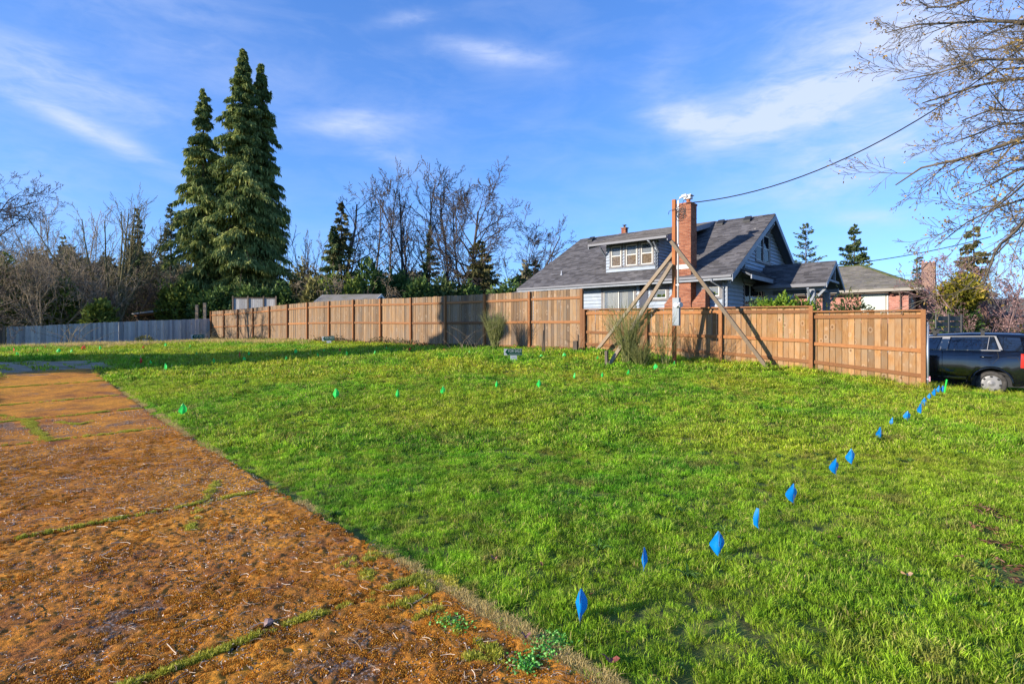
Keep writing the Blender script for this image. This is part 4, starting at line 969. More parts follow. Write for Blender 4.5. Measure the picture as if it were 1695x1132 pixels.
for wx in (0., -2.6):
    for near in (True, False):
        wr = empty('wheel', (wx, .02 if near else CW - .02, .315)); wr.parent = CR; sg = 1 if near else -1
        mb = MB(); lathe(mb, [(.205, .02), (.215, -.005), (.26, -.012), (.298, .0), (.315, .03), (.318, .10), (.315, .18), (.298, .205), (.21, .21), (.2, .12)], 40, 0, 0, sg); mb.build('tyre', M['tyre'], wr, smooth=True)
        mb = MB(); lathe(mb, [(0., -.008), (.03, -.010), (.05, -.004), (.055, .004), (.10, -.002), (.15, .0), (.195, .004), (.21, .012), (.212, .03)], 42, 0, 0, sg); mb.build('hubcap', M['hub'], wr, smooth=True)
        mb = MB()
        for k in range(7):
            a = math.pi / 2 + 2 * math.pi * k / 7; ca, sa = math.cos(a), math.sin(a)
            def rp(r_, t_): return (r_ * ca - t_ * sa, (-.009) * sg, r_ * sa + t_ * ca)
            mb.slab([rp(.155, -.020), rp(.192, -.032), (.198 * ca, -.009 * sg, .198 * sa), rp(.192, .032), rp(.155, .020)], (0, .010 * sg, 0), .5)
        mb.build('hubcap_slots', M['dark'], wr)
        mb = MB(); lathe(mb, [(0, -.02), (.022, -.018), (.028, -.008)], 16, 0, 0, sg); mb.build('hub_centre', M['chrome'], wr, smooth=True)
# tail lights, rear, bumper, roof racks, aerial
for s_ in (0, 1):
    yo = .0 if s_ == 0 else CW; sg = 1 if s_ == 0 else -1
    mb = MB(); mb.slab([(.55, yo - sg * .022, .74), (.56, yo - sg * .012, 1.10), (.82, yo + sg * .045, 1.10), (.845, yo + sg * .055, .74)], (0, sg * .06, 0)); mb.build('tail_light', M['tail'], CR)
mb = MB(); mb.box(.72, .885, .06, CW - .06, .38, .62); mb.build('bumper', M['carpaint'], CR)
mb = MB(); mb.slab([(.845, .2, 1.12), (.845, CW - .2, 1.12), (.775, CW - .3, 1.52), (.775, .3, 1.52)], (.012, 0, 0)); mb.build('rear_window', M['carglass'], CR)
mb = MB(); mb.slab([(-2.12, .16, 1.13), (-2.12, CW - .16, 1.13), (-1.5, CW - .28, 1.53), (-1.5, .28, 1.53)], (-.02, 0, .03)); mb.build('windscreen', M['carglass'], CR)
for s_ in (0, 1): mb = MB(); yy = .14 if s_ == 0 else CW - .34; mb.box(-3.42, -3.2, yy, yy + .2, .68, .84); mb.build('headlight', M['chrome'], CR)
mb = MB(); mb.tube([(x, .25, car_top(x) + .018) for x in np.linspace(-1.4, .7, 14)], .014, 6); mb.build('roof_rail', M['carpaint'], CR, smooth=True)
for rx in (-1.17, -.17):
    mb = MB(); mb.tube([(rx, .12, 1.735), (rx, CW - .12, 1.735)], .020, 6); mb.build('rack_bar', M['dark'], CR)
    mb = MB()
    for yy in (.20, CW - .26): mb.box(rx - .04, rx + .04, yy, yy + .06, 1.56, 1.72); mb.box(rx - .06, rx + .16, yy - .02, yy + .02, 1.70, 1.725); mb.tube([(rx + .14, yy, 1.72), (rx + .05, yy, 1.66)], .012, 5)
    mb.build('rack_foot', M['cable'], CR)
mb = MB(); mb.tube([(.38, CW / 2, 1.62), (.58, CW / 2, 1.86)], .006, 5); mb.build('aerial', M['cable'], CR)
# pale grey car at the frame edge, far side of the street
c2 = P(1702, 560, 24); c2.z = g(c2.x, c2.y); C2 = empty('parked_car', c2, PHI + .3); tag(C2, 'partly seen dark green car at the right edge beyond the black wagon', 'car')
mb = MB(); prof = [(-2.0, .35), (-2.0, .8), (-1.2, .95), (-.7, 1.38), (.8, 1.42), (1.5, 1.0), (2.0, .95), (2.0, .35)]
mb.slab([(x, 0, z) for x, z in prof], (0, 1.7, 0)); mb.build('body', mat('dark green paint', (.02, .05, .04), .3, .6, coat=1.), C2)
mb = MB(); mb.slab([(-.95, -.006, 1.0), (-.6, -.006, 1.3), (.7, -.006, 1.33), (1.2, -.006, 1.0)], (0, .008, 0)); mb.build('side_window', M['carglass'], C2)
for x in (-1.3, 1.3): mb = MB(); mb.tube([(x, -.01, .32), (x, .2, .32)], .32, 18); mb.build('wheel', M['tyre'], C2)

# ------------------------------------------------------------------ brick house beyond
BO = Vector((19.8, 27.0, 0)); BG = .2
BH = empty('brick_house', (BO.x * 1.34, BO.y * 1.34, EYE + (BG - EYE) * 1.34), PHI); BH.scale = (1.34,) * 3; tag(BH, 'pinkish red brick house with low hip roof and tall brown chimney', 'house')
def LB(x, y, z): return Vector((x, y, z - BG))
mb = MB(); mb.box(-12, 0, 0, 9, -.2, 3.55 - BG); mb.build('wall', M['mortar2'], BH)
mb = MB()
bricks(mb, -8.5, -2.0, 0, 9, 1.3, 3.5 - BG, .165, .056, 'front'); bricks(mb, -.83, 0, 0, 9, 1.3, 3.5 - BG, .165, .056, 'front'); bricks(mb, -2.0, -.83, 0, 9, .6, 2.2, .165, .056, 'front')
bricks(mb, -8, 0, 0, 1.2, 1.0, 3.5 - BG, .165, .056, 'right'); bricks(mb, -8, 0, 2.2, 9, 1.0, 3.5 - BG, .165, .056, 'right')
mb.build('brickwork', M['brick2'], BH, 'stuff')
EO = .55; ez = 3.72; ap = [(-9.5, 7.0, 5.7), (-3., 7.0, 5.7)]
cr = [(-12.5, -EO, ez), (EO, -EO, ez), (EO, 14.5, ez), (-12.5, 14.5, ez)]
mb = MB(); vsr = [LB(*p) for p in cr + ap]; mb.add(vsr, [(0, 1, 5, 4), (1, 2, 5), (2, 3, 4, 5), (3, 0, 4), (3, 2, 1, 0)]); rb = mb.build('roof', M['shingle_old'], BH)
mb = MB()
def hipclip(v, h=7.55, l=13.05): 
    k = v / math.hypot(7.55, 1.98); return (3. * k, l - 3.55 * k)
shingles(mb, (-12.5, -EO - .02, ez), (1, 0, 0), (0, 7.55, 1.98), 13.05, math.hypot(7.55, 1.98) - .1, clip=hipclip, exp_=.2, tab=.34, L=LB)
mb.build('shingles', M['shingle_old'], rb, 'stuff')
mb = MB(); mb.beam(LB(*cr[1]) + Vector((0, 0, .03)), LB(*ap[1]) + Vector((0, 0, .04)), .22, .05); mb.beam(LB(*ap[0]) + Vector((0, 0, .03)), LB(*ap[1]) + Vector((0, 0, .03)), .22, .05); mb.build('ridge_cap', mat('mossy ridge', rough=.95, fn=varied((.07, .10, .02), (.16, .15, .05), 3)), rb)
mb = MB(); mb.box(-12.5, EO, -EO - .1, -EO, ez - .16 - BG, ez - .02 - BG); mb.box(EO + .001, EO + .1, -EO, 12, ez - .16 - BG, ez - .02 - BG); mb.build('gutter', mat('tan gutter', (.30, .27, .22), .6), BH)
mb = MB(); mb.tube([(-.36, -EO - .05, ez - .1 - BG), (-.32, -.08, ez - .4 - BG), (-.32, -.08, .0)], .035, 8); mb.build('downpipe', mat('brown downpipe', (.22, .17, .14), .6), BH, smooth=True)
def bwin(x0, x1, z0, z1, m, side='front', yy=0):
    mb = MB(); gz_ = BG
    if side == 'front':
        for (a, c, e, f_) in ((x0 - .06, x0, z0, z1), (x1, x1 + .06, z0, z1), (x0 - .06, x1 + .06, z1, z1 + .07), (x0 - .06, x1 + .06, z0 - .07, z0)): mb.box(a, c, -.05, .02, e - gz_, f_ - gz_)
        w_ = mb.build('window', M['vinyl'], BH)
        mb = MB(); n_ = int((x1 - x0) / .09)
        for k in range(n_): mb.box(x0 + k * .09, x0 + k * .09 + .084, -.028, -.014, z0 - gz_, z1 - gz_)
        mb.build('blind', m, w_)
    else:
        for (a, c, e, f_) in ((x0 - .06, x0, z0, z1), (x1, x1 + .06, z0, z1), (x0 - .06, x1 + .06, z1, z1 + .07), (x0 - .06, x1 + .06, z0 - .07, z0)): mb.box(-.02, .05, a, c, e - gz_, f_ - gz_)
        w_ = mb.build('window', M['vinyl'], BH); mb = MB(); mb.box(.006, .012, x0, x1, z0 - gz_, z1 - gz_); mb.build('pane', M['carglass'], w_)
M['paleblind'] = mat('pale green blind', (.58, .64, .56), .7)
bwin(-1.94, -.89, 2.45, 3.42, M['paleblind']); bwin(1.3, 2.1, 1.3, 3.1, M['room'], 'side')
mb = MB(); mb.box(-.74, -.60, -.2, -.02, 3.38 - BG, 3.50 - BG); mb.box(-.80, -.68, -.28, -.12, 3.44 - BG, 3.56 - BG); mb.build('wall_lamp', mat('red brown lamp', (.2, .07, .05), .6), BH)
BC = empty('chimney', LB(.55, 4.4, 0)); BC.parent = BH
mb = MB(); mb.box(-.30, .30, -.35, .45, 0, 5.35); mb.build('core', M['mortar2'], BC)
mb = MB()
bricks(mb, -.30, .30, -.35, .45, 0, 5.35, .165, .056, 'front'); bricks(mb, -.30, .30, -.35, .45, 0, 5.35, .165, .056, 'right'); mb.build('brickwork', M['brick3'], BC, 'stuff')
mb = MB()
for k in range(4): mb.box(-.28 + .16 * k, -.20 + .16 * k, -.33, .43, 5.35, 5.39 + .04 * random.random())
mb.build('crown', M['brick2'], BC)
mb = MB(); mb.slab([LB(.02, 5.4, .2), LB(3.0, 5.4, .2), LB(3.0, 5.4, 3.3), LB(.02, 5.4, 3.3)], (0, 3, 0)); mb.build('side_wing', M['brick3'], BH)
mb = MB(); mb.slab([LB(0, 4.9, 3.35), LB(3.4, 4.9, 3.35), LB(3.4, 8.6, 3.75), LB(0, 8.6, 3.75)], (0, 0, .1)); mb.build('wing_roof', M['shingle_old'], BH)
mb = MB(); mb.box(1.75, 2.35, 5.33, 5.39, 1.5 - BG, 3.0 - BG); ww_ = mb.build('window', M['vinyl'], BH); mb = MB(); mb.box(1.82, 2.28, 5.31, 5.325, 1.57 - BG, 2.93 - BG); mb.build('pane', M['carglass'], ww_)
# slatted grey deck screen in front of the chimney
q0 = P(1548, 548, 23.); q0.z = .1; q1 = P(1590, 548, 23.6); dq = Vector((q1.x - q0.x, q1.y - q0.y, 0))
M['slat'] = mat('dark grey stained slats', rough=.8, fn=wood((.07, .075, .08), (.12, .125, .13), (.10, .10, .10), knots=False))  # grey slats standing in shade; that shade is put into their dark colour
SF = empty('slat_screen', q0, math.atan2(dq.y, dq.x)); tag(SF, 'grey horizontal slat screen behind the black wagon, beside the chimney', 'fence'); ln_ = dq.length
for k in range(6): z = .72 + k * .24; MB().box(.03, ln_ - .03, -.02, .0, z, z + .19).build('slat', M['slat'], SF)
for x in (0, ln_ / 2, ln_): MB().box(x - .04, x + .04, -.06, -.022, -.1, 2.2).build('post', M['slat'], SF)
# pale far bungalow at the right
wb = P(1600, 545, 46); wb.z = .1; WBH = empty('far_house', wb, rad(-12)); tag(WBH, 'pale cream house seen low behind the pinkish shrub at the right', 'house')
mb = MB(); mb.box(0, 11, 0, 6, -.3, 2.6); mb.build('wall', mat('cream render', (.62, .52, .42), .8), WBH)
mb = MB(); mb.slab([(-.4, -.4, 2.6), (11.4, -.4, 2.6), (9.4, 3, 4.2), (1.6, 3, 4.2)], (0, .15, .1)); mb.slab([(-.4, 6.4, 2.6), (11.4, 6.4, 2.6), (9.4, 3.1, 4.2), (1.6, 3.1, 4.2)], (0, -.15, .1)); mb.build('roof', M['shingle_old'], WBH)
for x in (1.2, 4.2): mb = MB(); mb.box(x, x + 1.6, -.05, .0, 1.0, 2.1); w_ = mb.build('window', M['trim'], WBH); mb = MB(); mb.box(x + .08, x + 1.52, -.07, -.055, 1.08, 2.02); mb.build('pane', M['carglass'], w_)
wf = P(1585, 545, 38); wf.z = .1
o = MB().box(0, 6.5, 0, .12, -.2, 1.15).build('garden_wall', mat('pale plaster', (.58, .50, .40), .85), None); o.location = wf; o.rotation_euler = (0, 0, rad(-8)); tag(o, 'low pale garden wall beyond the black wagon', 'wall')

# structures behind the fences, left
def shed(name, o3, rz, wd, dp, zwall, zr, mw, mr, label, over=.3):
    R_ = empty(name, o3, rz); tag(R_, label, 'shed')
    mb = MB(); mb.box(0, wd, 0, dp, -.2, zwall); mb.slab([(wd - .0, 0, zwall), (wd, dp, zwall), (wd, dp / 2, zr - .05)], (-.1, 0, 0)); mb.slab([(0, 0, zwall), (0, dp, zwall), (0, dp / 2, zr - .05)], (.1, 0, 0)); mb.build('wall', mw, R_)
    for sg in (0, 1):
        y_e = -over if sg == 0 else dp + over; ze = zwall - (zr - zwall) / (dp / 2) * over
        mb = MB(); mb.slab([(-over, y_e, ze), (wd + over, y_e, ze), (wd + over, dp / 2 + (.01 if sg else 0), zr), (-over, dp / 2 + (.01 if sg else 0), zr)], (0, 0, .08)); mb.build('roof', mr, R_)
    for xx in (-over - .03, wd + over):
        mb = MB(); mb.slab([(xx, -over, zwall - (zr - zwall) / (dp / 2) * over - .1), (xx, dp / 2, zr - .1), (xx, dp / 2, zr + .09), (xx, -over, zwall - (zr - zwall) / (dp / 2) * over + .09)], (.03, 0, 0))
        mb.slab([(xx, dp + over, zwall - (zr - zwall) / (dp / 2) * over - .1), (xx, dp / 2 + .01, zr - .1), (xx, dp / 2 + .01, zr + .09), (xx, dp + over, zwall - (zr - zwall) / (dp / 2) * over + .09)], (.03, 0, 0)); mb.build('barge_board', M['vinyl'], R_)
    return R_
s0 = P(527, 500, 36); s0.z = .8
shed('garden_shed', (s0.x, s0.y, .8), PHI + .55, 3.6, 2.4, 2.62, 3.18, M['board_brown'], M['shingle_old'], 'small gable roofed shed peeking over the long tall fence')
c0_ = P(232, 530, 47); CP_ = empty('carport', (c0_.x, c0_.y, .6), -.05); tag(CP_, 'low open carport with brown underside behind the grey fence', 'shed')
mb = MB(); mb.slab([(0, -1, 2.35), (3.6, -1, 2.75), (3.6, 4, 3.05), (0, 4, 2.65)], (0, 0, .12)); mb.build('roof', M['board_grey'], CP_)
mb = MB(); mb.slab([(.1, -.8, 2.2), (3.5, -.8, 2.6), (3.5, 4, 2.9), (.1, 4, 2.5)], (0, 0, .1)); mb.build('ceiling_boards', mat('orange brown ply', (.3, .14, .06), .8), CP_)
for x in (.2, 3.3): MB().box(x, x + .14, -.7, -.56, -.3, 2.4).build('post', M['board_brown'], CP_)
for i, px in enumerate((326, 339)):
    a = P(px, 528, 43.5); o = MB().box(-.11, .11, -.06, .06, -1.2, 1.15 if i == 0 else 1.3).build('timber_post', M['lumber'], None); o.location = a; tag(o, 'mossy timber post standing behind the grey fence, ' + ('nearer the carport' if i == 0 else 'nearer the orange fence'), 'post')
d0_ = P(386, 515, 42.5); DK = empty('deck_screen', (d0_.x, d0_.y, .7), .06); tag(DK, 'grey wooden screen on posts behind the far end of the tall fence', 'fence')
me = board_mesh(1.3, 'board', .14); me.materials.append(M['board_grey'])
for k in range(22): o = link('board', me, DK); o.location = (.08 + k * .148, 0, 2.25); o.scale = (1, 1, random.uniform(.9, .95))
for x in (0, 1.15, 2.35, 3.3): MB().box(x - .05, x + .05, -.08, -.015, -.3, 3.6).build('post', M['board_brown'], DK)
MB().box(.06, 3.24, -.06, -.015, 3.42, 3.5).build('rail', M['board_brown'], DK)

# ------------------------------------------------------------------ signs
def sign(px, py, wpx, tilt, label):
    b_ = at(px, py); Z = b_.y; k = Z / F; R_ = empty('for_sale_sign', b_, 0); R_.rotation_euler = (rad(0), rad(tilt), rad(8)); tag(R_, label, 'sign', 'arrow signs on the lawn')
    wd = wpx * k; hh = wd * .40
    z0 = .20; Mw = M['signwhite']; rid = wd * .40
    for x in (-wd * .28, wd * .22): MB().tube([(x, 0, -.1), (x, 0, z0 + .2)], .005, 5).build('leg', M['wire'], R_)
    MB().box(-wd * .15, wd * .22, -.006, .0, .03, z0 + .02).build('rider_panel', M['signwhite'], R_)
    mb = MB(); mb.box(-wd * .05, wd * .12, -.0085, -.0065, .06, z0 - .02); mb.build('rider_print', M['signgrey'], R_)
    MB().box(-wd / 2, wd / 2, -.012, -.008, z0 + .022, z0 + hh).build('panel', Mw, R_)
    zc = z0 + .022 + (hh - .022) / 2; h2 = (hh - .022) / 2 - .006
    mb = MB(); mb.slab([(-wd * .43, -.0122, zc), (-wd * .30, -.0122, zc - h2), (wd * .49, -.0122, zc - h2), (wd * .49, -.0122, zc + h2), (-wd * .30, -.0122, zc + h2)], (0, -.002, 0)); mb.build('arrow', M['signgreen'], R_)
    cu = bpy.data.curves.new('lettering', 'FONT'); cu.body = 'FOR SALE'; cu.size = hh * .52; cu.align_x = 'CENTER'; cu.align_y = 'CENTER'; cu.extrude = .0008
    tmp = bpy.data.objects.new('tmp', cu); dg = bpy.context.evaluated_depsgraph_get(); COL.objects.link(tmp); dg.update(); me = bpy.data.meshes.new_from_object(tmp.evaluated_get(dg)); bpy.data.objects.remove(tmp)
    me.materials.clear(); o = link('lettering', me, R_, M['signwhite']); o.location = (wd * .09, -.0155, zc + h2 * .28); o.rotation_euler = (rad(90), 0, 0); o.scale = (wd * .70 / max(o.dimensions.x, .01),) + (1, 1)
    mb = MB()
    for k2 in range(9): x = -wd * .22 + k2 * wd * .072; mb.box(x, x + wd * .05, -.0155, -.0145, zc - h2 * .62, zc - h2 * .52)
    mb.build('small_print', M['signwhite'], R_)
M['signwhite'] = mat('white sign plastic', (.42, .44, .44), .5); M['signgreen'] = mat('dark green print', (.003, .055, .03), .8, .1); M['signgrey'] = mat('grey print', (.35, .36, .40), .5)
sign(849, 600, 30, 0, 'white arrow sign reading FOR SALE on dark green, nearest, beside the broom bush')
sign(544, 571, 20, -3, 'tilted arrow sign reading FOR SALE in shade, in front of the long tall fence')
sign(328, 567, 21, -2, 'small arrow sign reading FOR SALE by the corner of grey and tall fences')
# little stakes by the fence
def vstake(px, py, h, r, m, label, tilt=0, flat=False):
    b_ = at(px, py); mb = MB(); (mb.box(-r * 1.6, r * 1.6, -r, r, -.1, h) if flat else mb.tube([(0, 0, -.1), (0, 0, h)], r, 7)); o = mb.build('stake', m, None); o.location = b_; o.rotation_euler = (0, rad(tilt), PHI); tag(o, label, 'stake')
vstake(901, 584, 1.05, .025, M['bark_dark'], 'tall thin dark stake leaning on the tall fence, right of the sign')
vstake(898, 584, .8, .02, M['bark_dark'], 'shorter stake leaning against the tall dark stake by the fence', 3)
vstake(953, 584, .42, .05, M['bark_dark'], 'stubby dark wooden stake at the foot of the tall fence', 0, True)
b_ = at(1563, 652); o = MB().tube([(0, 0, 0), (.06, 0, .33)], .018, 8).build('marker_post', mat('lime plastic', (.02, .50, .05), .5), None); o.location = b_; tag(o, 'bright green tilted plastic marker stick beside the last blue flags', 'marker')

# ------------------------------------------------------------------ marker flags
def flagmat(name, c, t_=.35): return mat(name, c, .35, .4, trans=t_)
FM = {'blue': flagmat('blue flag vinyl', (.004, .27, .72)), 'green': flagmat('green flag vinyl', (.04, .80, .12)), 'red': flagmat('red orange flag vinyl', (.80, .055, .03)), 'lime': flagmat('lime flag vinyl', (.35, .8, .25))}
def flagmesh(wf, seed, fold):
    r = random.Random(seed); vs = []; fs = []; n = 9; m_ = 7
    for i in range(n):
        t_ = i / (n - 1); wl = np.interp(t_, [0, .1, .68, 1], [.02, .12, .52, .26]) * wf; wr = np.interp(t_, [0, .1, .52, .85, 1], [.02, .09, .36, .34, .05]) * wf
        for j in range(m_):
            s_ = -1 + 2 * j / (m_ - 1); x = (wl if s_ < 0 else wr) * s_; y = fold * abs(s_) ** 1.3 * (.4 + .6 * t_) + .006 * math.sin(s_ * 4 + t_ * 5 + seed)
            z = .185 * (1 - t_) + .03 * abs(s_) * t_ * (1.0 if s_ < 0 else 1.6) + .018
            vs.append((x, y, z))
    for i in range(n - 1):
        for j in range(m_ - 1): a = i * m_ + j; fs.append((a, a + 1, a + m_ + 1, a + m_))
    mb = MB(); mb.add(vs, fs, .5); return mb.mesh('flag', True)
FMESH = {c: [flagmesh(wf, sd, fo) for wf, sd, fo in ((.125, 1, .035), (.085, 2, .05), (.15, 3, .03), (.06, 4, .05))] for c in FM}
for c in FM:
    for me in FMESH[c]: me.materials.append(FM[c])
wmb = MB(); wmb.tube([(0, 0, -.1), (0, -.004, .21)], .0016, 5); WM = wmb.mesh('stem'); WM.materials.append(M['wire'])
ORD = ['first', 'second', 'third', 'fourth', 'fifth', 'sixth', 'seventh', 'eighth', 'ninth', 'tenth', 'eleventh', 'twelfth', 'thirteenth', 'fourteenth', 'fifteenth', 'sixteenth', 'seventeenth', 'eighteenth', 'nineteenth', 'twentieth']
ORD += ['twenty ' + x for x in ORD[:9]] + ['thirtieth'] + ['thirty ' + x for x in ORD[:9]]
def flag(px, py, hpx, col, var, label, group, rz=0.):
    b_ = at(px, py); k = b_.y / F; sc = hpx * k / (.20 if col == 'blue' else .165); sc = min(max(sc, .55), 1.35)
    R_ = empty('marker_flag', b_, rz); tag(R_, label, 'marker flag', group); R_.scale = (sc, sc, sc)
    link('flag', FMESH[col][var], R_); o = link('stem', WM, R_)
BL = [(960, 1036, 60, 1), (1065, 950, 43, 3), (1190, 926, 46, 0), (1256, 878, 36, 3), (1314, 836, 35, 2), (1384, 788, 29, 2), (1410, 771, 28, 0), (1458, 729, 22, 0), (1478, 708, 17, 1), (1503, 698, 18, 2), (1525, 687, 19, 0), (1531, 674, 16, 0), (1539, 662, 11, 0), (1548, 657, 14, 0), (1555, 651, 13, 1), (1561, 651, 13, 0)]
for i, (px, py, h, v) in enumerate(BL):
    flag(px, py, h, 'blue', v, f'blue marker flag, {ORD[i]} in the diagonal row counting from the driveway corner', 'blue marker flags in a diagonal row', random.uniform(-.7, .7) if v != 2 else random.uniform(-.3, .3))
GR = [(303, 692, 20, 0), (556, 663, 17, 0), (658, 663, 15, 1), (734, 656, 14, 0), (822, 645, 12, 1), (893, 644, 13, 0), (952, 629, 10, 1), (997, 627, 9, 1), (1041, 624, 10, 0), (1085, 614, 10, 2), (1117, 608, 9, 0), (1058, 604, 7, 0), (990, 597, 7, 0), (934, 593, 8, 2), (896, 594, 7, 2),
      (273, 616, 12, 2), (248, 607, 9, 1), (326, 592, 8, 1), (353, 605, 10, 1), (404, 601, 9, 0), (412, 591, 8, 1), (474, 600, 9, 1), (489, 588, 9, 0), (525, 595, 9, 1), (537, 586, 7, 1), (573, 592, 9, 1), (621, 591, 9, 1), (640, 581, 6, 1), (205, 605, 6, 0), (28, 592, 8, 0), (97, 586, 8, 2), (119, 586, 7, 2), (165, 582, 8, 0), (274, 576, 7, 0), (314, 577, 6, 0)]
for i, (px, py, h, v) in enumerate(sorted(GR)):
    zone = 'nearest and largest, close to the mossy driveway edge' if px == 303 else f'{ORD[i]} green one from the left of the lawn'
    flag(px, py, h, 'green', v, f'green marker flag, {zone}', 'green marker flags scattered over the lawn', random.uniform(-.8, .8))
RD = [(22, 584, 7, 2), (62, 585, 6, 0), (74, 578, 5, 0), (138, 582, 9, 2), (232, 604, 10, 1), (237, 579, 6, 0), (396, 595, 11, 3), (562, 586, 8, 1), (679, 583, 7, 0), (735, 584, 6, 1)]
for i, (px, py, h, v) in enumerate(sorted(RD)): flag(px, py, h, 'red', v, f'red orange marker flag, {ORD[i]} red one from the left', 'red marker flags near the fences', random.uniform(-.8, .8))
flag(777, 587, 6, 'lime', 1, 'tiny pale lime marker flag left of the broom bush', None)

# ------------------------------------------------------------------ trees
def prisms(segs, n=4):
    """segs (m,8): p0 p1 r0 r1 -> V,F"""
    s = np.asarray(segs, float); p0, p1, r0, r1 = s[:, :3], s[:, 3:6], s[:, 6], s[:, 7]; d = p1 - p0; d /= np.linalg.norm(d, axis=1, keepdims=True) + 1e-9
    u = np.where(np.abs(d[:, 2:3]) < .9, [[0, 0, 1.]], [[1., 0, 0]]); a = np.cross(d, u); a /= np.linalg.norm(a, axis=1, keepdims=True) + 1e-9; b = np.cross(d, a)
    V = []
    for p, r in ((p0, r0), (p1, r1)):
        for k in range(n): t_ = 2 * math.pi * k / n; V.append(p + r[:, None] * (math.cos(t_) * a + math.sin(t_) * b))
    V = np.stack(V, 1); m_ = len(s); base = (np.arange(m_) * 2 * n)[:, None]
    Fc = np.concatenate([base + [k, (k + 1) % n, n + (k + 1) % n, n + k] for k in range(n)]); return V.reshape(-1, 3), Fc
def cards(pos, dirs, ln, wd, r, tint=None, droop=0.):
    """pointed leaf cards: pos (n,3) dirs (n,3); 4-vertex diamonds, random roll"""
    n = len(pos); d = dirs / (np.linalg.norm(dirs, axis=1, keepdims=True) + 1e-9); q = r.normal(size=(n, 3)); s_ = np.cross(d, q); s_ /= np.linalg.norm(s_, axis=1, keepdims=True) + 1e-9
    ln = np.broadcast_to(ln, (n,))[:, None]; wd = np.broadcast_to(wd, (n,))[:, None]
    V = np.stack([pos, pos + d * ln * .45 + s_ * wd / 2, pos + d * ln + [0, 0, -1] * ln * droop, pos + d * ln * .45 - s_ * wd / 2], 1)
    t_ = r.random(n) if tint is None else tint
    return V.reshape(-1, 3), (np.arange(n) * 4)[:, None] + [0, 1, 2, 3], np.repeat(t_, 4)
def grow(seed, H, r0, spread=.5, levels=4, kids=(5, 5, 4, 3), up=.35, wander=.16, base=(0, 0, 0), lean=(0, 0, 1), first=.25, ratio=.55, stems=1, twigr=.006, stemspread=.2, ang=(.45, .95)):
    R = random.Random(seed); segs = []; tips = []
    def rec(p, d, ln, r, lv):
        nseg = 6 if lv == 0 else (4 if lv < 3 else 2); nodes = []; q = p
        for i in range(nseg):
            wd_ = wander * (.45 if lv == 0 else 1.); d = (d + Vector((R.gauss(0, wd_), R.gauss(0, wd_), R.gauss(0, wd_) + up * (.10 if lv else .06)))).normalized()
            q2 = q + d * (ln / nseg); ra = r * (1 - .72 * i / nseg); rb_ = r * (1 - .72 * (i + 1) / nseg); segs.append((*q, *q2, max(ra, twigr), max(rb_, twigr * .8))); nodes.append((q, q2, d, rb_)); q = q2
        tips.append((q, d))
        if lv >= levels: return
        nk = kids[min(lv, len(kids) - 1)]
        for k in range(nk):
            f = (first if lv == 0 else .18) + (1 - (first if lv == 0 else .18)) * (k + R.random() * .9) / nk; f = min(f, .99); i = int(f * nseg); a, b, dd, rr = nodes[i]; pp_ = a.lerp(b, f * nseg - i)
            az = R.random() * 6.283 + k * 2.4; an = R.uniform(*ang); u = dd.orthogonal().normalized(); u.rotate(Matrix.Rotation(az, 3, dd)); nd = (dd * math.cos(an) + u * math.sin(an)).normalized()
            l2 = ln * ratio * R.uniform(.7, 1.2) * (1.15 - .55 * f if lv == 0 else 1.1 - .4 * f); rec(pp_, nd, l2, max(rr * .62, twigr), lv + 1)
    for s_ in range(stems):
        a = R.random() * 6.28 + s_ * 2.4; sp = stemspread if stems > 1 else 0.
        d = Vector((lean[0] + math.cos(a) * sp, lean[1] + math.sin(a) * sp, lean[2])).normalized(); rec(Vector(base) + Vector((math.cos(a), math.sin(a), 0)) * r0 * (stems > 1), d, H * R.uniform(.85, 1.05), r0 * R.uniform(.75, 1), 0)
    return segs, tips
def baretree(px, pyb, Z, pytop, label, m='bark', seed=1, buds=None, nb=0, **kw):
    b_ = P(px, 0, Z); gz = g(b_.x, b_.y); H = EYE + (CY - pytop) * Z / F - gz; fac = kw.pop('hfac', .88); r0 = kw.pop('r0', H * .012)
    segs, tips = grow(seed, H * fac, r0, **kw); R_ = empty('bare_tree', (b_.x, b_.y, gz - .1)); tag(R_, label, 'tree')
    s = np.array(segs); big = s[:, 6] > r0 * .30
    V, Fc = prisms(s[big], 6); link('trunk', npmesh('trunk', V, Fc, smooth=True), R_, M[m])
    V, Fc = prisms(s[~big], 3); link('crown', npmesh('crown', V, Fc, smooth=True), R_, M[m])
    if buds:
        r = np.random.default_rng(seed); tp_ = np.array([(*p, *d) for p, d in tips]); ix = r.integers(0, len(tp_), nb); pos = tp_[ix, :3] + r.normal(0, .03, (nb, 3)); dr_ = tp_[ix, 3:] + r.normal(0, .6, (nb, 3))
        V, Fc, tt = cards(pos, dr_, r.uniform(.05, .12, nb), .05, r); link('buds', npmesh('buds', V, Fc, tt), R_, M[buds], 'stuff')
    return R_
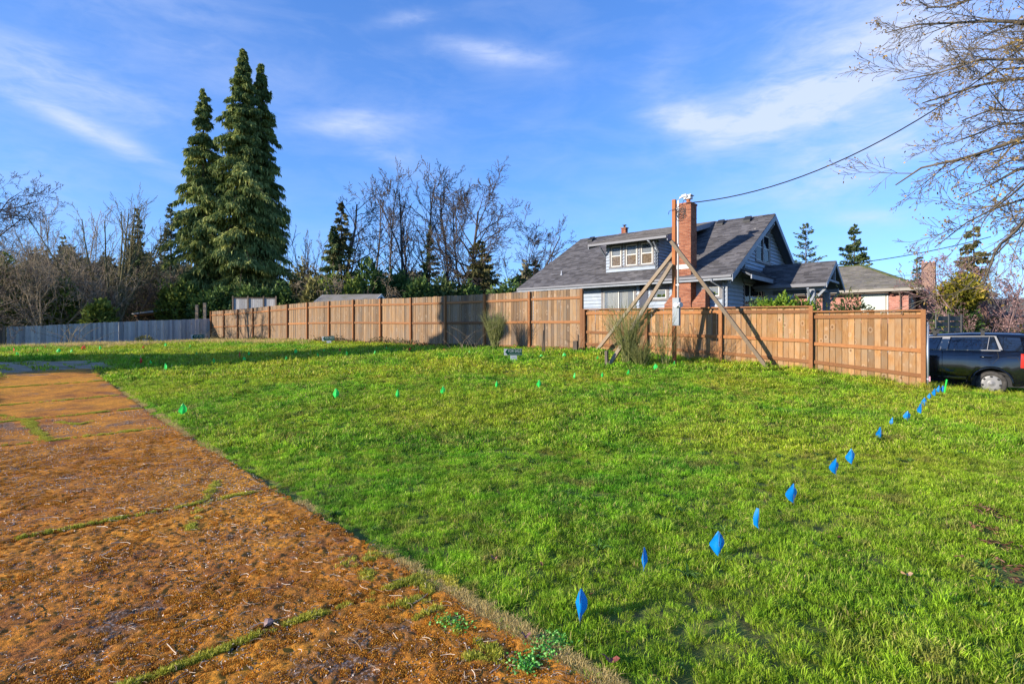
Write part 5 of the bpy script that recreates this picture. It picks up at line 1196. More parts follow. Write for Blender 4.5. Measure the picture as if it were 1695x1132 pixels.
def conifer(px, Z, pytop, hw, label, m='fir', seed=1, n=14000, base=.04, shape=1., droop=.35, card=(.34, .15), pyb=None, density=1., sparse=0., leanx=0., name='conifer', barkm='bark_dark', jag=.35, full=.0):
    """layered branches carrying hanging sprays; hw: half width in metres"""
    r = np.random.default_rng(seed); b_ = P(px, 0, Z); gz = g(b_.x, b_.y); H = EYE + (CY - pytop) * Z / F - gz
    R_ = empty(name, (b_.x, b_.y, gz - .1)); tag(R_, label, 'tree'); nb = int(H * 13 * density)
    hb = H * (base + (1 - base) * np.sort(r.random(nb)) ** .95); f = (hb / H - base) / (1 - base)
    lobes = 1 + jag * (fbm(f * 14 + seed, f * 0 + seed * 3.3, seed) - .5) * 2
    az = r.random(nb) * 6.283
    lobes = lobes * (1 + .6 * (fbm(np.cos(az) * 1.5 + 7 + f * 9, np.sin(az) * 1.5 + 7 + f * 3, seed + 1) - .5))
    L = hw * ((1 - f) ** shape * (1 - full) + full * np.sqrt(np.clip(1 - f ** 3, 0, 1))) * np.clip(r.normal(.88, .22, nb), .35, 1.35) * lobes * np.clip((f + .08) * 7, .45, 1) + .05
    lx = leanx * hb
    segs = []; P_, D_, ll, nn_ = [], [], [], []
    per = max(2, int(n / nb))
    up = .28 - droop * .6
    ts = np.sort(r.random((nb, per)) ** .62, axis=1)
    ca, sa = np.cos(az)[:, None], np.sin(az)[:, None]; Lc = L[:, None]
    side = r.normal(0, 1, (nb, per)) * Lc * .17 * (1.1 - ts * .7)
    rr = ts * Lc; zz_ = hb[:, None] + up * rr - droop * .55 * rr ** 1.6 / np.maximum(Lc, .3) ** .4 + .12 * ts ** 3 * Lc
    X = rr * ca - side * sa + lx[:, None]; Y = rr * sa + side * ca; Zz = zz_ - np.abs(side) * .5 * (droop + .2) - r.random((nb, per)) * .2 * card[0]
    keep = (r.random((nb, per)) > sparse * .6) & (r.random(nb) > sparse * .4)[:, None]
    pos = np.stack([X, Y, Zz], -1)[keep]; dr_ = np.stack([ca * (1 - droop) - sa * side * .6 / Lc, sa * (1 - droop) + ca * side * .6 / Lc, -droop * 1.1 + r.normal(0, .25, (nb, per))], -1)[keep] + r.normal(0, .28, (int(keep.sum()), 3))
    br = np.repeat(r.random(nb)[:, None], per, 1)[keep]; tint = np.clip(.55 * br + .5 * r.random(len(pos)), 0, 1)
    cs_ = 1 - .45 * np.clip(pos[:, 2] / H, 0, 1) ** 3; V, Fc, tt = cards(pos, dr_, card[0] * cs_ * r.uniform(.6, 1.35, len(pos)), card[1] * r.uniform(.7, 1.3, len(pos)), r, tint, droop * .5)
    link('crown', npmesh('crown', V, Fc, tt), R_, M[m], 'stuff')
    # branches and trunk
    seg = []
    for i in range(0, nb, 2):
        a = np.array([lx[i], 0, hb[i]]); c = a + np.array([np.cos(az[i]) * L[i] * .5, np.sin(az[i]) * L[i] * .5, up * L[i] * .5 - droop * .1 * L[i]]); e = a + np.array([np.cos(az[i]) * L[i] * .9, np.sin(az[i]) * L[i] * .9, up * L[i] * .9 - droop * .5 * L[i]])
        seg += [(*a, *c, .03, .02), (*c, *e, .02, .008)]
    V, Fc = prisms(seg, 3); link('branches', npmesh('branches', V, Fc), R_, M[barkm], 'stuff')
    k = 12; seg = [(leanx * H * i / k, 0, H * i / k, leanx * H * (i + 1) / k, 0, H * (i + 1) / k, H * .013 * (1 - i / k) + .02, H * .013 * (1 - (i + 1) / k) + .015) for i in range(k)]
    V, Fc = prisms(seg, 8); link('trunk', npmesh('trunk', V, Fc, smooth=True), R_, M[barkm]); return R_
def bush(x, y, z0, rx, ry, rz, n, m, label, card=(.14, .07), seed=1, name='bush', cat='bush', kind=None, stems=True, lump=.3, shell=.45, upd=.3):
    r = np.random.default_rng(seed); R_ = empty(name, (x, y, z0)); tag(R_, label, cat, None, None)
    d = r.normal(size=(n, 3)); d /= np.linalg.norm(d, axis=1, keepdims=True); rz = rz * .66
    lm = 1 + lump * 2 * (fbm(d[:, 0] * 2.6 + 9 + seed, d[:, 1] * 2.6 + d[:, 2] * 2.2 + 5, seed) - .5); rad_ = (shell + (1 - shell) * r.random(n) ** .5) * lm
    pos = d * rad_[:, None] * [rx, ry, rz]; pos[:, 2] = np.maximum(pos[:, 2] + rz * .92, .02)
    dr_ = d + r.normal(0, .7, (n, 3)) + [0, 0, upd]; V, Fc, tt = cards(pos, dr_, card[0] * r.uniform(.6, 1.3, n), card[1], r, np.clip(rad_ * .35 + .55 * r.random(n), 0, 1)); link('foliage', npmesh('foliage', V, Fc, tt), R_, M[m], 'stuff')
    if stems:
        seg = []
        for i in range(26): a = r.normal(size=3) * [rx, ry, rz] * .5; a[2] = abs(a[2]) + rz * .3; seg += [(r.normal() * .05, r.normal() * .05, -.1, *(a * .5), .02, .014), (*(a * .5), *a, .014, .006)]
        V, Fc = prisms(seg, 4); link('stems', npmesh('stems', V, Fc), R_, M['bark_dark'])
    return R_
# the two, three tall cedars on the left
conifer(337, 50, 144, 3.8, 'tall dark cedar, the left and shorter of the three giants', 'cedar', 11, 62000, shape=.74, droop=.70, card=(.44, .12), jag=.16, full=.05, sparse=.12, density=1.15)
conifer(402, 50, 78, 4.6, 'tallest cedar on the lot with a ragged pointed top', 'cedar', 12, 86000, shape=.80, droop=.70, card=(.44, .12), jag=.16, full=.05, sparse=.12, density=1.2)
conifer(432, 51.5, 104, 4.1, 'tall cedar tucked just right of the tallest one', 'cedar', 13, 68000, shape=.76, droop=.70, card=(.44, .12), jag=.16, full=.05, sparse=.12, density=1.1)
conifer(283, 54, 334, 2.2, 'small dark spruce left of the tall cedars', 'fir_blue', 14, 6500, shape=.9, droop=.15, card=(.4, .11), sparse=.3)
conifer(228, 48, 344, 2.0, 'slim sparse conifer among the bare trees at left', 'fir', 15, 4500, shape=1., droop=.2, card=(.36, .10), sparse=.5)
conifer(565, 50, 333, 2.5, 'solitary dark conifer with brown tangled twigs, left of the bare trees', 'fir_brown', 16, 11000, shape=.75, droop=.45, card=(.36, .13), sparse=.2)
conifer(552, 49.4, 372, 1.9, 'short olive conifer tucked against the tangled one', 'fir', 26, 6500, shape=.7, droop=.45, card=(.34, .13))
conifer(711, 55, 372, 1.9, 'slim conifer between two bare trees', 'fir', 17, 6500, shape=.8, droop=.3, card=(.36, .12), sparse=.25)
conifer(793, 52, 396, 2.6, 'broad olive conifer beneath the spreading bare tree', 'fir_brown', 18, 10000, shape=.6, droop=.3, card=(.36, .13), full=.35)
conifer(885, 58, 428, 2.0, 'small dark conifer just left of the house roof', 'fir', 19, 7000, shape=.7, droop=.2, card=(.34, .12), full=.2)
conifer(860, 56, 455, 2.2, 'low rounded conifer in shade left of the house', 'fir', 27, 6000, shape=.6, droop=.2, card=(.34, .12), full=.4)
conifer(1334, 62, 368, 2.2, 'bluish spruce with open layered branches behind the porch gable', 'fir_blue', 20, 6500, shape=.55, droop=.05, card=(.36, .12), sparse=.35, jag=.5, full=.15)
conifer(1414, 64, 370, 3.1, 'dense green spruce behind the brick house roof', 'fir', 21, 15000, shape=.75, droop=.15, card=(.32, .12), jag=.3, full=.05)
conifer(1522, 72, 424, 1.3, 'narrow dark conifer behind the brown chimney', 'fir', 22, 4000, shape=.4, droop=.2, card=(.34, .13), full=.4)
conifer(1612, 33, 372, 1.25, 'brownish conifer behind the yellow green shrub at right', 'fir_brown', 23, 7000, shape=.5, droop=.4, card=(.26, .10), full=.35, sparse=.15)
# bare trees
baretree(-50, 0, 31, 232, 'big bare tree reaching in from the left edge', 'bark_dark', 3, r0=.26, levels=5, kids=(16, 7, 5, 4, 3), first=.12, ratio=.50, ang=(.5, 1.1), up=.3, twigr=.010)
baretree(183, 0, 44, 335, 'multi stemmed mossy bare tree behind the grey fence', 'bark_moss', 4, r0=.12, stems=11, stemspread=.30, levels=3, kids=(10, 6, 4), first=.3, ratio=.30, ang=(.22, .55), up=.7, twigr=.011, hfac=1.02)
baretree(112, 0, 46, 345, 'pale twiggy bare tree between the big one and the mossy one', 'bark_pale', 5, r0=.07, stems=9, stemspread=.32, levels=3, kids=(10, 6, 4), first=.2, ratio=.30, ang=(.3, .7), up=.6, twigr=.011, hfac=1.0)
baretree(250, 0, 50, 362, 'thin bare tree just left of the cedars', 'bark', 6, r0=.10, stems=5, stemspread=.25, levels=3, kids=(9, 6, 4), ratio=.3, ang=(.3, .7), up=.8, twigr=.012, hfac=1.)
baretree(560, 0, 53, 300, 'crooked bare tree rising behind the solitary conifer', 'bark_dark', 7, r0=.28, stems=1, levels=4, kids=(12, 6, 5, 3), first=.35, ratio=.42, ang=(.5, 1.0), up=.9, twigr=.018, wander=.24, hfac=1.0)
baretree(700, 0, 58, 288, 'forked tall bare tree with trunks splayed left', 'bark_dark', 8, r0=.2, stems=5, stemspread=.22, levels=4, kids=(11, 6, 5, 4), first=.35, ratio=.30, ang=(.3, .75), up=.9, twigr=.018, lean=(-.16, 0, 1), hfac=1.04)
baretree(645, 0, 62, 290, 'slender bare tree left of the forked one', 'bark', 9, r0=.2, levels=4, kids=(16, 7, 5, 3), first=.28, ratio=.34, ang=(.4, .8), up=.9, twigr=.018, hfac=1.03)
baretree(742, 0, 57, 296, 'upright straight bare tree near the middle', 'bark_dark', 10, r0=.22, levels=4, kids=(18, 7, 5, 3), first=.28, ratio=.34, ang=(.4, .85), up=.9, twigr=.018, hfac=1.03)
baretree(800, 0, 54, 304, 'spreading bare tree with a broad crown left of the house', 'bark_dark', 11, r0=.32, levels=4, kids=(16, 8, 5, 4), first=.25, ratio=.52, ang=(.5, 1.0), up=.5, twigr=.018, lean=(0, 0, 1), wander=.2, hfac=.86)
baretree(832, 0, 53, 352, 'low bare tree leaning right over the house roof', 'bark_dark', 12, r0=.2, levels=4, kids=(10, 6, 5, 4), first=.3, ratio=.42, ang=(.4, .95), up=.5, twigr=.012, lean=(.42, 0, .8), wander=.2, hfac=.95)
baretree(772, 0, 60, 300, 'fine twiggy bare tree behind the spreading one', 'bark', 21, r0=.18, levels=4, kids=(16, 7, 5, 3), first=.25, ratio=.42, ang=(.45, .9), up=.6, twigr=.018, hfac=.92)
baretree(858, 0, 58, 345, 'fine twiggy bare tree nearest the house roof', 'bark_dark', 22, r0=.16, levels=4, kids=(14, 7, 5, 3), first=.25, ratio=.48, ang=(.45, .95), up=.5, twigr=.018, hfac=.9)
baretree(610, 0, 60, 305, 'fine twiggy bare tree between the crooked and slender ones', 'bark', 23, r0=.16, levels=4, kids=(14, 7, 5, 3), first=.25, ratio=.40, ang=(.45, .9), up=.6, twigr=.018, hfac=.92)
baretree(507, 0, 56, 392, 'slim bare sapling right of the cedars', 'bark', 13, r0=.07, stems=7, stemspread=.2, levels=2, kids=(14, 6), ratio=.25, ang=(.3, .7), up=.9, twigr=.018, hfac=1.)
baretree(1500, 0, 70, 452, 'hazy small bare tree on the skyline behind the brick house', 'bark', 14, r0=.1, levels=3, kids=(10, 6, 4), ratio=.4, twigr=.018)
baretree(1652, 0, 25, 425, 'pinkish budding shrub tree behind the black wagon', 'bark_pink', 15, r0=.05, stems=12, stemspread=.7, levels=3, kids=(9, 6, 4), first=.12, ratio=.38, ang=(.35, .8), up=.3, twigr=.006, hfac=1.05, buds='pinkbud', nb=6500)
baretree(1705, 0, 27, 435, 'second pinkish budding shrub tree at the right edge', 'bark_pink', 16, r0=.05, stems=11, stemspread=.7, levels=3, kids=(9, 6, 4), first=.12, ratio=.38, ang=(.35, .8), up=.3, twigr=.006, hfac=1.05, buds='pinkbud', nb=5200)
# the near tree at the right: trunk outside the frame, limbs reaching left
def neartree():
    bx, by = 15.4, 11.4; gz = g(bx, by); R_ = empty('bare_tree', (bx, by, gz - .1)); tag(R_, 'large bare maple with yellow brown buds reaching in from the right edge', 'tree')
    segs = []; tips = []
    trunk = [Vector((0, 0, 0)), Vector((-.1, 0, 2.2)), Vector((-.3, .05, 4.2)), Vector((-.4, .1, 6.5)), Vector((-.5, 0, 9.0)), Vector((-.4, 0, 11.5))]
    rs = [.34, .29, .24, .2, .14, .06]
    for i in range(5): segs.append((*trunk[i], *trunk[i + 1], rs[i], rs[i + 1]))
    R = random.Random(5); o = Vector((bx, by, gz - .1))
    def limb(a, tgt, r, sag, seed, kids=9, lenk=1.5, lv=2, ang=(.3, .8), ratio=.5):
        RR = random.Random(seed); pts = []; n = 10
        for i in range(n + 1):
            t_ = i / n; p = a.lerp(tgt, t_); p.z += sag * 4 * t_ * (1 - t_); p += Vector((RR.gauss(0, .05), RR.gauss(0, .08), RR.gauss(0, .05))) * (t_ > 0); pts.append(p)
        for i in range(n): segs.append((*pts[i], *pts[i + 1], max(r * (1 - .85 * i / n), .009), max(r * (1 - .85 * (i + 1) / n), .008)))
        for k in range(kids):
            f = .22 + .76 * (k + RR.random() * .6) / kids; i = min(int(f * n), n - 1); p = pts[i].lerp(pts[i + 1], f * n - i); d = (pts[i + 1] - pts[i]).normalized()
            u = d.orthogonal().normalized(); u.rotate(Matrix.Rotation(RR.random() * 6.28, 3, d)); an = RR.uniform(*ang); nd = (d * math.cos(an) + u * math.sin(an) + Vector((0, 0, .06))).normalized()
            s2, t2 = grow(seed * 100 + k, lenk * RR.uniform(.6, 1.2) * (1.2 - .5 * f), max(r * (1 - .8 * f) * .5, .010), levels=lv, kids=(7, 5, 4), base=p, lean=nd, first=.15, ratio=ratio, ang=(.35, .95), up=.12, wander=.13, twigr=.0052)
            segs.extend(s2); tips.extend(t2)
    lim = [((1440, 55, 12.2), 8, .10, .2), ((1455, 300, 11.8), 6.0, .10, .4), ((1490, 165, 12), 7.0, .09, .3), ((1500, 20, 11.5), 9.0, .10, .3), ((1540, 240, 12.8), 6.5, .08, .3), ((1470, 130, 11.0), 7.4, .08, .3), ((1560, 330, 11.5), 5.6, .08, .5),
           ((1560, -60, 12), 9.5, .1, .3), ((1620, 60, 10.6), 8.4, .08, .2), ((1590, 130, 11.4), 7.2, .08, .3), ((1600, 290, 10.8), 5.6, .08, .3), ((1530, 400, 11.0), 5.0, .07, .5), ((1640, 200, 12.6), 7, .08, .2), ((1650, 360, 11.6), 5.2, .07, .4), ((1600, 420, 10.4), 4.6, .06, .4), ((1570, 200, 10.3), 6.6, .08, .3), ((1680, 120, 9.8), 7.6, .07, .2), ((1545, 90, 13.2), 8.0, .08, .2)]
    for i, ((px, py, Z), zs, r, sg) in enumerate(lim):
        t_ = P(px + 28, py, Z) - o; zz2 = min(zs - gz, 10.); f = zz2; a = None
        for k in range(5):
            if trunk[k].z <= f <= trunk[k + 1].z: a = trunk[k].lerp(trunk[k + 1], (f - trunk[k].z) / (trunk[k + 1].z - trunk[k].z))
        limb(a or trunk[3].copy(), t_, r, sg, 40 + i, kids=10, lenk=1.5)
    # the low hanging twigs in front of the brick house
    for i, (pxs, r) in enumerate([([(1720, 330, 9.6), (1660, 400, 9.3), (1625, 470, 9.1), (1560, 492, 9.0), (1520, 490, 9.0), (1509, 472, 9.0)], .022), ([(1715, 345, 9.9), (1650, 420, 9.6), (1600, 480, 9.4), (1558, 496, 9.3)], .018), ([(1700, 300, 10), (1640, 350, 9.8), (1590, 440, 9.5), (1540, 475, 9.4)], .018), ([(1730, 300, 9.2), (1670, 440, 9), (1630, 480, 9)], .018), ([(1710, 280, 9.8), (1610, 380, 9.6), (1560, 430, 9.5)], .016)]):
        pts = [P(*q_) - o for q_ in pxs]; pts = [trunk[2].lerp(trunk[3], .1 * i), (trunk[2] + pts[0]) / 2 + Vector((0, 0, .5))] + pts
        sm = []
        for k in range(len(pts) - 1):
            for j in range(4): sm.append(pts[k].lerp(pts[k + 1], j / 4) + Vector((R.gauss(0, .015), R.gauss(0, .02), R.gauss(0, .015))))
        sm.append(pts[-1]); n = len(sm) - 1
        for k in range(n): segs.append((*sm[k], *sm[k + 1], max(.06 * (1 - k / n * 1.3), r * (1 - .6 * k / n) * .6), max(.06 * (1 - (k + 1) / n * 1.3), r * (1 - .6 * (k + 1) / n) * .6)))
        tips.append((sm[-1], (sm[-1] - sm[-2]).normalized()))
        for k in range(9, n, 2):
            d = (sm[k] - sm[k - 1]).normalized(); u = d.orthogonal().normalized(); u.rotate(Matrix.Rotation(R.random() * 6.28, 3, d))
            s2, t2 = grow(900 + i * 20 + k, R.uniform(.3, .8), .009, levels=1, kids=(4, 3), base=sm[k], lean=(d + u * .7), first=.2, ratio=.45, up=.25, twigr=.0045); segs.extend(s2); tips.extend(t2)
    s = np.array(segs); big = s[:, 6] > .055; V, Fc = prisms(s[big], 7); link('trunk', npmesh('trunk', V, Fc, smooth=True), R_, M['bark']); V, Fc = prisms(s[~big], 3); link('crown', npmesh('crown', V, Fc, smooth=True), R_, M['bark_pale2'])
    r = np.random.default_rng(3); tp_ = np.array([(*p, *d) for p, d in tips]); nb = 10500; ix = r.integers(0, len(tp_), nb); ix[:len(tp_)] = np.arange(len(tp_))[:nb]
    cl_ = fbm(tp_[ix, 0] * 1.4 + 50, tp_[ix, 2] * 1.4 + 50, 8); kp = r.random(nb) < np.clip((cl_ - .35) * 4, .22, 1); ix = ix[kp]; nb = len(ix)
    pos = tp_[ix, :3] + r.normal(0, .02, (nb, 3)); dr_ = tp_[ix, 3:] + r.normal(0, .6, (nb, 3)); V, Fc, tt = cards(pos, dr_, r.uniform(.03, .085, nb), r.uniform(.02, .045, nb), r); link('buds', npmesh('buds', V, Fc, tt), R_, M['bud'], 'stuff')
M['bark_pale2'] = bark((.085, .068, .048), (.19, .15, .10))
neartree()
# tree outside the frame whose shadow crosses the lawn and the tall fence
def shadowtree():
    R_ = conifer(0, 10, 0, 1, 'broad evergreen', 'fir', 90, 10)
    return R_
def conifer_at(x, y, H, hw, label, **kw):
    gz = g(x, y); return conifer(CX + x / y * F, y, CY - (H + gz - EYE) * F / y, hw, label, **kw)
conifer_at(-27.0, 12.9, 10.9, 2.5, 'broad evergreen left of the lawn that casts the long shade band', m='fir', seed=90, n=30000, shape=.6, droop=.3, card=(.75, .45), jag=.25, leanx=.32, full=.55, base=.02)

# ------------------------------------------------------------------ shrubs and brush
def HP(x, y, z): v = L3(x, y, z); c, s = math.cos(PHI), math.sin(PHI); return Vector((HO.x + v.x * c - v.y * s, HO.y + v.x * s + v.y * c, v.z + HG))
def bushpx(px, pyt, Z, rxpx, n, m, label, rz=None, ry=None, bot=None, **kw):
    x = (px - CX) / F * Z; gz = g(x, Z) if bot is None else EYE + (CY - bot) * Z / F; top = EYE + (CY - pyt) * Z / F; rx = rxpx * Z / F; h = top - gz
    return bush(x, Z, gz, rx, ry or rx, h / 1.28, n, m, label, **kw)
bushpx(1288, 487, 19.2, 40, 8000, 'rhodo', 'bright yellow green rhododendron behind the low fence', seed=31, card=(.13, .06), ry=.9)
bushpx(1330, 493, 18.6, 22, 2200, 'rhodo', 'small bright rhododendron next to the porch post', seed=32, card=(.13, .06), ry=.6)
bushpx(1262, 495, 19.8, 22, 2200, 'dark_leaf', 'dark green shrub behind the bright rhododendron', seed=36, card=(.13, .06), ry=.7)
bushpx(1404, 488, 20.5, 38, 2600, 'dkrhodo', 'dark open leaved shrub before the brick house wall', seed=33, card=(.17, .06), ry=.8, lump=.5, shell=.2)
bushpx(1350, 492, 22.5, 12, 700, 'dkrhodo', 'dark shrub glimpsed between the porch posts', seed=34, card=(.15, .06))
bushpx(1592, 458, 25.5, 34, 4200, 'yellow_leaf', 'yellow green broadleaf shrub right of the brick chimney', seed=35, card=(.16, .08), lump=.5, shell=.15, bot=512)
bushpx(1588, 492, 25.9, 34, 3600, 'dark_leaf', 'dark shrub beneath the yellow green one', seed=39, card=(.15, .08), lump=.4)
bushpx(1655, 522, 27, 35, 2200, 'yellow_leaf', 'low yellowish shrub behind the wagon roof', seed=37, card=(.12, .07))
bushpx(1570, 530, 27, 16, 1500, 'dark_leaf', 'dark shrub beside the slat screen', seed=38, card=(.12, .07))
# mid background evergreens behind the tall fence
for i, (px, pyt, Z, rx, n, m, lab) in enumerate([(610, 440, 50, 30, 3800, 'dark_leaf', 'dark evergreen shrub behind the tall fence, right of the tangled conifer'), (655, 448, 52, 34, 4200, 'dark_leaf', 'dark evergreen shrub under the slender bare tree'), (585, 462, 45, 18, 1800, 'ivy', 'yellow green shrub beside the shed roof'),
        (690, 462, 48, 26, 2800, 'dark_leaf', 'low dark shrub under the forked bare tree'), (735, 460, 50, 26, 2600, 'fir', 'low dark shrub under the upright bare tree'), (545, 458, 47, 22, 2400, 'ivy', 'yellow green shrub at the foot of the solitary conifer'), (500, 440, 58, 30, 3000, 'olive', 'dull olive thicket right of the cedars'), (840, 470, 48, 34, 3200, 'dark_leaf', 'dark shrub behind the fence near the house'), (775, 470, 50, 26, 2600, 'dark_leaf', 'dark shrub below the spreading bare tree'),
        (466, 475, 47, 24, 2800, 'dark_leaf', 'dark green shrub at the right foot of the cedars'), (520, 472, 44, 20, 2200, 'olive', 'olive brush left of the shed')]):
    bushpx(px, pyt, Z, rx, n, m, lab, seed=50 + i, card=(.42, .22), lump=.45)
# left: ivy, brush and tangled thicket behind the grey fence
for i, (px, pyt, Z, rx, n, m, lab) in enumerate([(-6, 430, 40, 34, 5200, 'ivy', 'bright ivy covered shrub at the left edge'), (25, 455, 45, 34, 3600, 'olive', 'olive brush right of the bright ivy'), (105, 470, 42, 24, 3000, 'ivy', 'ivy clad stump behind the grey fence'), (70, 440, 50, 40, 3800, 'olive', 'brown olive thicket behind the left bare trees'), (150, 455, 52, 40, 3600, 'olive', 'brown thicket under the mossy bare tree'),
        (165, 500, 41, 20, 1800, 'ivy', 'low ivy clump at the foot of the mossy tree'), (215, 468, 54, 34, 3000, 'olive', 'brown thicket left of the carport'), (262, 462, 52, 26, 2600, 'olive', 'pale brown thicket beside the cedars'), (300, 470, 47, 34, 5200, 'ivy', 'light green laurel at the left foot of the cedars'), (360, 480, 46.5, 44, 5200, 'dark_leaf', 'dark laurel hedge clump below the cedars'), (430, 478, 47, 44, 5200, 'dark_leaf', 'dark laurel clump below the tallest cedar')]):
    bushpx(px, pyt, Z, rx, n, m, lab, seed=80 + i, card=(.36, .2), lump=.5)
for i, (px, pyt, Z, m_, lab) in enumerate([(40, 400, 41, 'bark_pale', 'pale tangled brush tree left of the ivy stump'), (78, 420, 40, 'bark_pale', 'pale leaning brush tree above the ivy stump'), (140, 430, 43, 'bark_pale', 'pale brush right of the ivy stump'), (212, 440, 47, 'bark', 'brown brush tree left of the carport'), (268, 452, 50, 'bark_pale', 'pale brush tree above the carport'), (15, 350, 46, 'bark', 'brown bare tree behind the ivy shrub'), (60, 372, 50, 'bark', 'brown bare tree behind the pale brush')]):
    baretree(px, 0, Z, pyt, lab, m_, 60 + i, r0=.045, stems=10, stemspread=.55, levels=3, kids=(7, 6, 4), first=.12, ratio=.5, ang=(.35, 1.0), up=.3, twigr=.012, wander=.22, hfac=.95)
baretree(565, 0, 47, 430, 'tangled brown twigs hanging round the solitary conifer', 'bark_pale', 70, r0=.08, stems=9, stemspread=.6, levels=3, kids=(7, 6, 4), first=.1, ratio=.5, ang=(.5, 1.2), up=-.2, twigr=.012, wander=.25)
# far treeline, one mass
def treeline():
    r = np.random.default_rng(77); n = 95000; a = np.where(r.random(n) < .75, r.uniform(-.98, .05, n), r.uniform(.05, .98, n)); Z = r.uniform(78, 95, n); x = a * Z; base_h = np.interp(a, [-1, -.6, -.42, -.3, 0, .05], [8.5, 9, 7, 6, 5, 4]) + 3.2 * fbm(a * 9 + 20, a * 0 + 3, 5) + 2.6 * np.maximum(0, fbm(a * 40 + 9, a * 0, 6) - .45) * 4
    base_h *= np.where(a > .05, .50, 1.); h = base_h * r.random(n) ** .8; pos = np.stack([x, Z, .3 + h], -1); dr_ = r.normal(0, 1, (n, 3)) + [0, 0, .4]
    V, Fc, tt = cards(pos, dr_, r.uniform(.5, 1.2, n), .45, r); tag(link('far_treeline', npmesh('far_treeline', V, Fc, tt), None, M['olive2'], 'stuff'), 'low hazy mass of distant trees along the horizon', 'trees')
M['olive2'] = leaf('distant foliage', (.08, .085, .04), (.18, .155, .08), (.27, .22, .12), scale=.12)
treeline()
# broom bushes by the fence
def broom(px, pyb, pyt, hwpx, n, label, seed, splay=.3):
    b_ = at(px, pyb); k = b_.y / F; H = (pyb - pyt) * k; r = np.random.default_rng(seed); R_ = empty('broom_bush', b_); tag(R_, label, 'bush', 'broom bushes by the fence'); segs = []
    for i in range(n):
        az = r.random() * 6.283; hh = H * r.uniform(.45, 1.0); sp = splay * r.random() ** .7; p = np.array([r.normal() * .06, r.normal() * .06, -.05]); d = np.array([math.cos(az) * sp, math.sin(az) * sp, 1.]); w_ = np.array([r.normal() * .04, r.normal() * .04, 0])
        for j in range(5):
            q_ = p + d * hh / 5 / np.linalg.norm(d); segs.append((*p, *q_, .006 * (1 - j / 6) + .0015, .006 * (1 - (j + 1) / 6) + .0015)); d = d + w_ + [math.cos(az) * .05, math.sin(az) * .05, 0]
            if j >= 1:
                for _ in range(3):
                    e = q_ + (d / np.linalg.norm(d) + r.normal(0, .28, 3)) * hh * r.uniform(.08, .22); segs.append((*q_, *e, .003, .0015))
            p = q_
    V, Fc = prisms(segs, 3); tt = np.repeat(r.random(len(segs)), 6); link('stems', npmesh('stems', V, Fc, tt), R_, M['broom'])
broom(820, 580, 516, 20, 190, 'feathery green broom bush against the tall fence, left of the nearest sign', 1, .30)
broom(1040, 604, 505, 45, 210, 'large feathery green broom bush growing through the timber braces', 2, .36)
broom(1062, 606, 560, 30, 170, 'low bushy broom at the foot of the braces', 3, .6)
broom(1100, 606, 515, 20, 26, 'thin wispy broom stems just left of the power pole', 4, .25)
# long dry stems arching by the tall fence corner and the grey fence
def stems(px, pyb, n, hmin, hmax, m, label, seed, splay=.8, rr=.25, name='dry_weeds', thick=.004):
    b_ = at(px, pyb); r = np.random.default_rng(seed); segs = []
    for i in range(n):
        az = r.random() * 6.283; sp = splay * r.random(); hh = r.uniform(hmin, hmax); p = np.array([r.normal() * rr, r.normal() * rr, -.03]); d = np.array([math.cos(az) * sp, math.sin(az) * sp, 1.])
        for j in range(4): q_ = p + d / np.linalg.norm(d) * hh / 4; segs.append((*p, *q_, thick, thick * .7)); d = d + [math.cos(az) * .25, math.sin(az) * .25, -.15]; p = q_
    V, Fc = prisms(segs, 3); o = link(name, npmesh(name, V, Fc, np.repeat(r.random(len(segs)), 6)), None, M[m]); o.location = b_; tag(o, label, 'weeds', None, 'stuff')
stems(963, 583, 16, .8, 1.7, 'twig', 'arching bare brambles at the corner of the two cedar fences', 1, 1.2, .15)
stems(135, 574, 16, .8, 2.2, 'straw', 'pale dry stems leaning in front of the grey fence', 2, 1.3, .4, thick=.010)
stems(352, 566, 50, .5, 1.6, 'straw', 'dry reddish weeds at the corner of the grey fence', 3, 1.0, .8, thick=.008)
stems(775, 581, 14, .6, 1.5, 'twig', 'thin dry stems left of the broom bush', 4, .8, .4)
bushpx(240, 556, 37.5, 12, 260, 'olive', 'small brown clump in front of the grey fence', seed=150, card=(.2, .06), stems=False)
def fencefoot():
    """weeds and brambles along the foot of the long fence"""
    r = np.random.default_rng(9); n = 5200; d = r.random(n) ** .9 * 34.5 + 9.0; off = np.abs(r.normal(0, .28, n)) + .14; x = RIGHT_END.x + DV.x * d - EV.x * off; y = RIGHT_END.y + DV.y * d - EV.y * off
    hgt = np.clip(fbm(d * .9, d * 0 + 2, 12) - .25, .02, 1) * .85 * np.clip((d - 14) / 8, .25, 1); z = lawn_z(x, y); pos = np.stack([x, y, z + hgt * r.random(n) ** 1.3], -1)
    V, Fc, tt = cards(pos, r.normal(0, 1, (n, 3)) + [0, 0, .5], r.uniform(.06, .16, n), .05, r); tag(link('fence_weeds', npmesh('fence_weeds', V, Fc, tt), None, M['olive3'], 'stuff'), 'brambles and weeds growing along the foot of the tall fence', 'weeds')
M['olive3'] = leaf('bramble leaves', (.06, .075, .02), (.13, .11, .045), (.30, .19, .10), scale=1.5)
fencefoot()
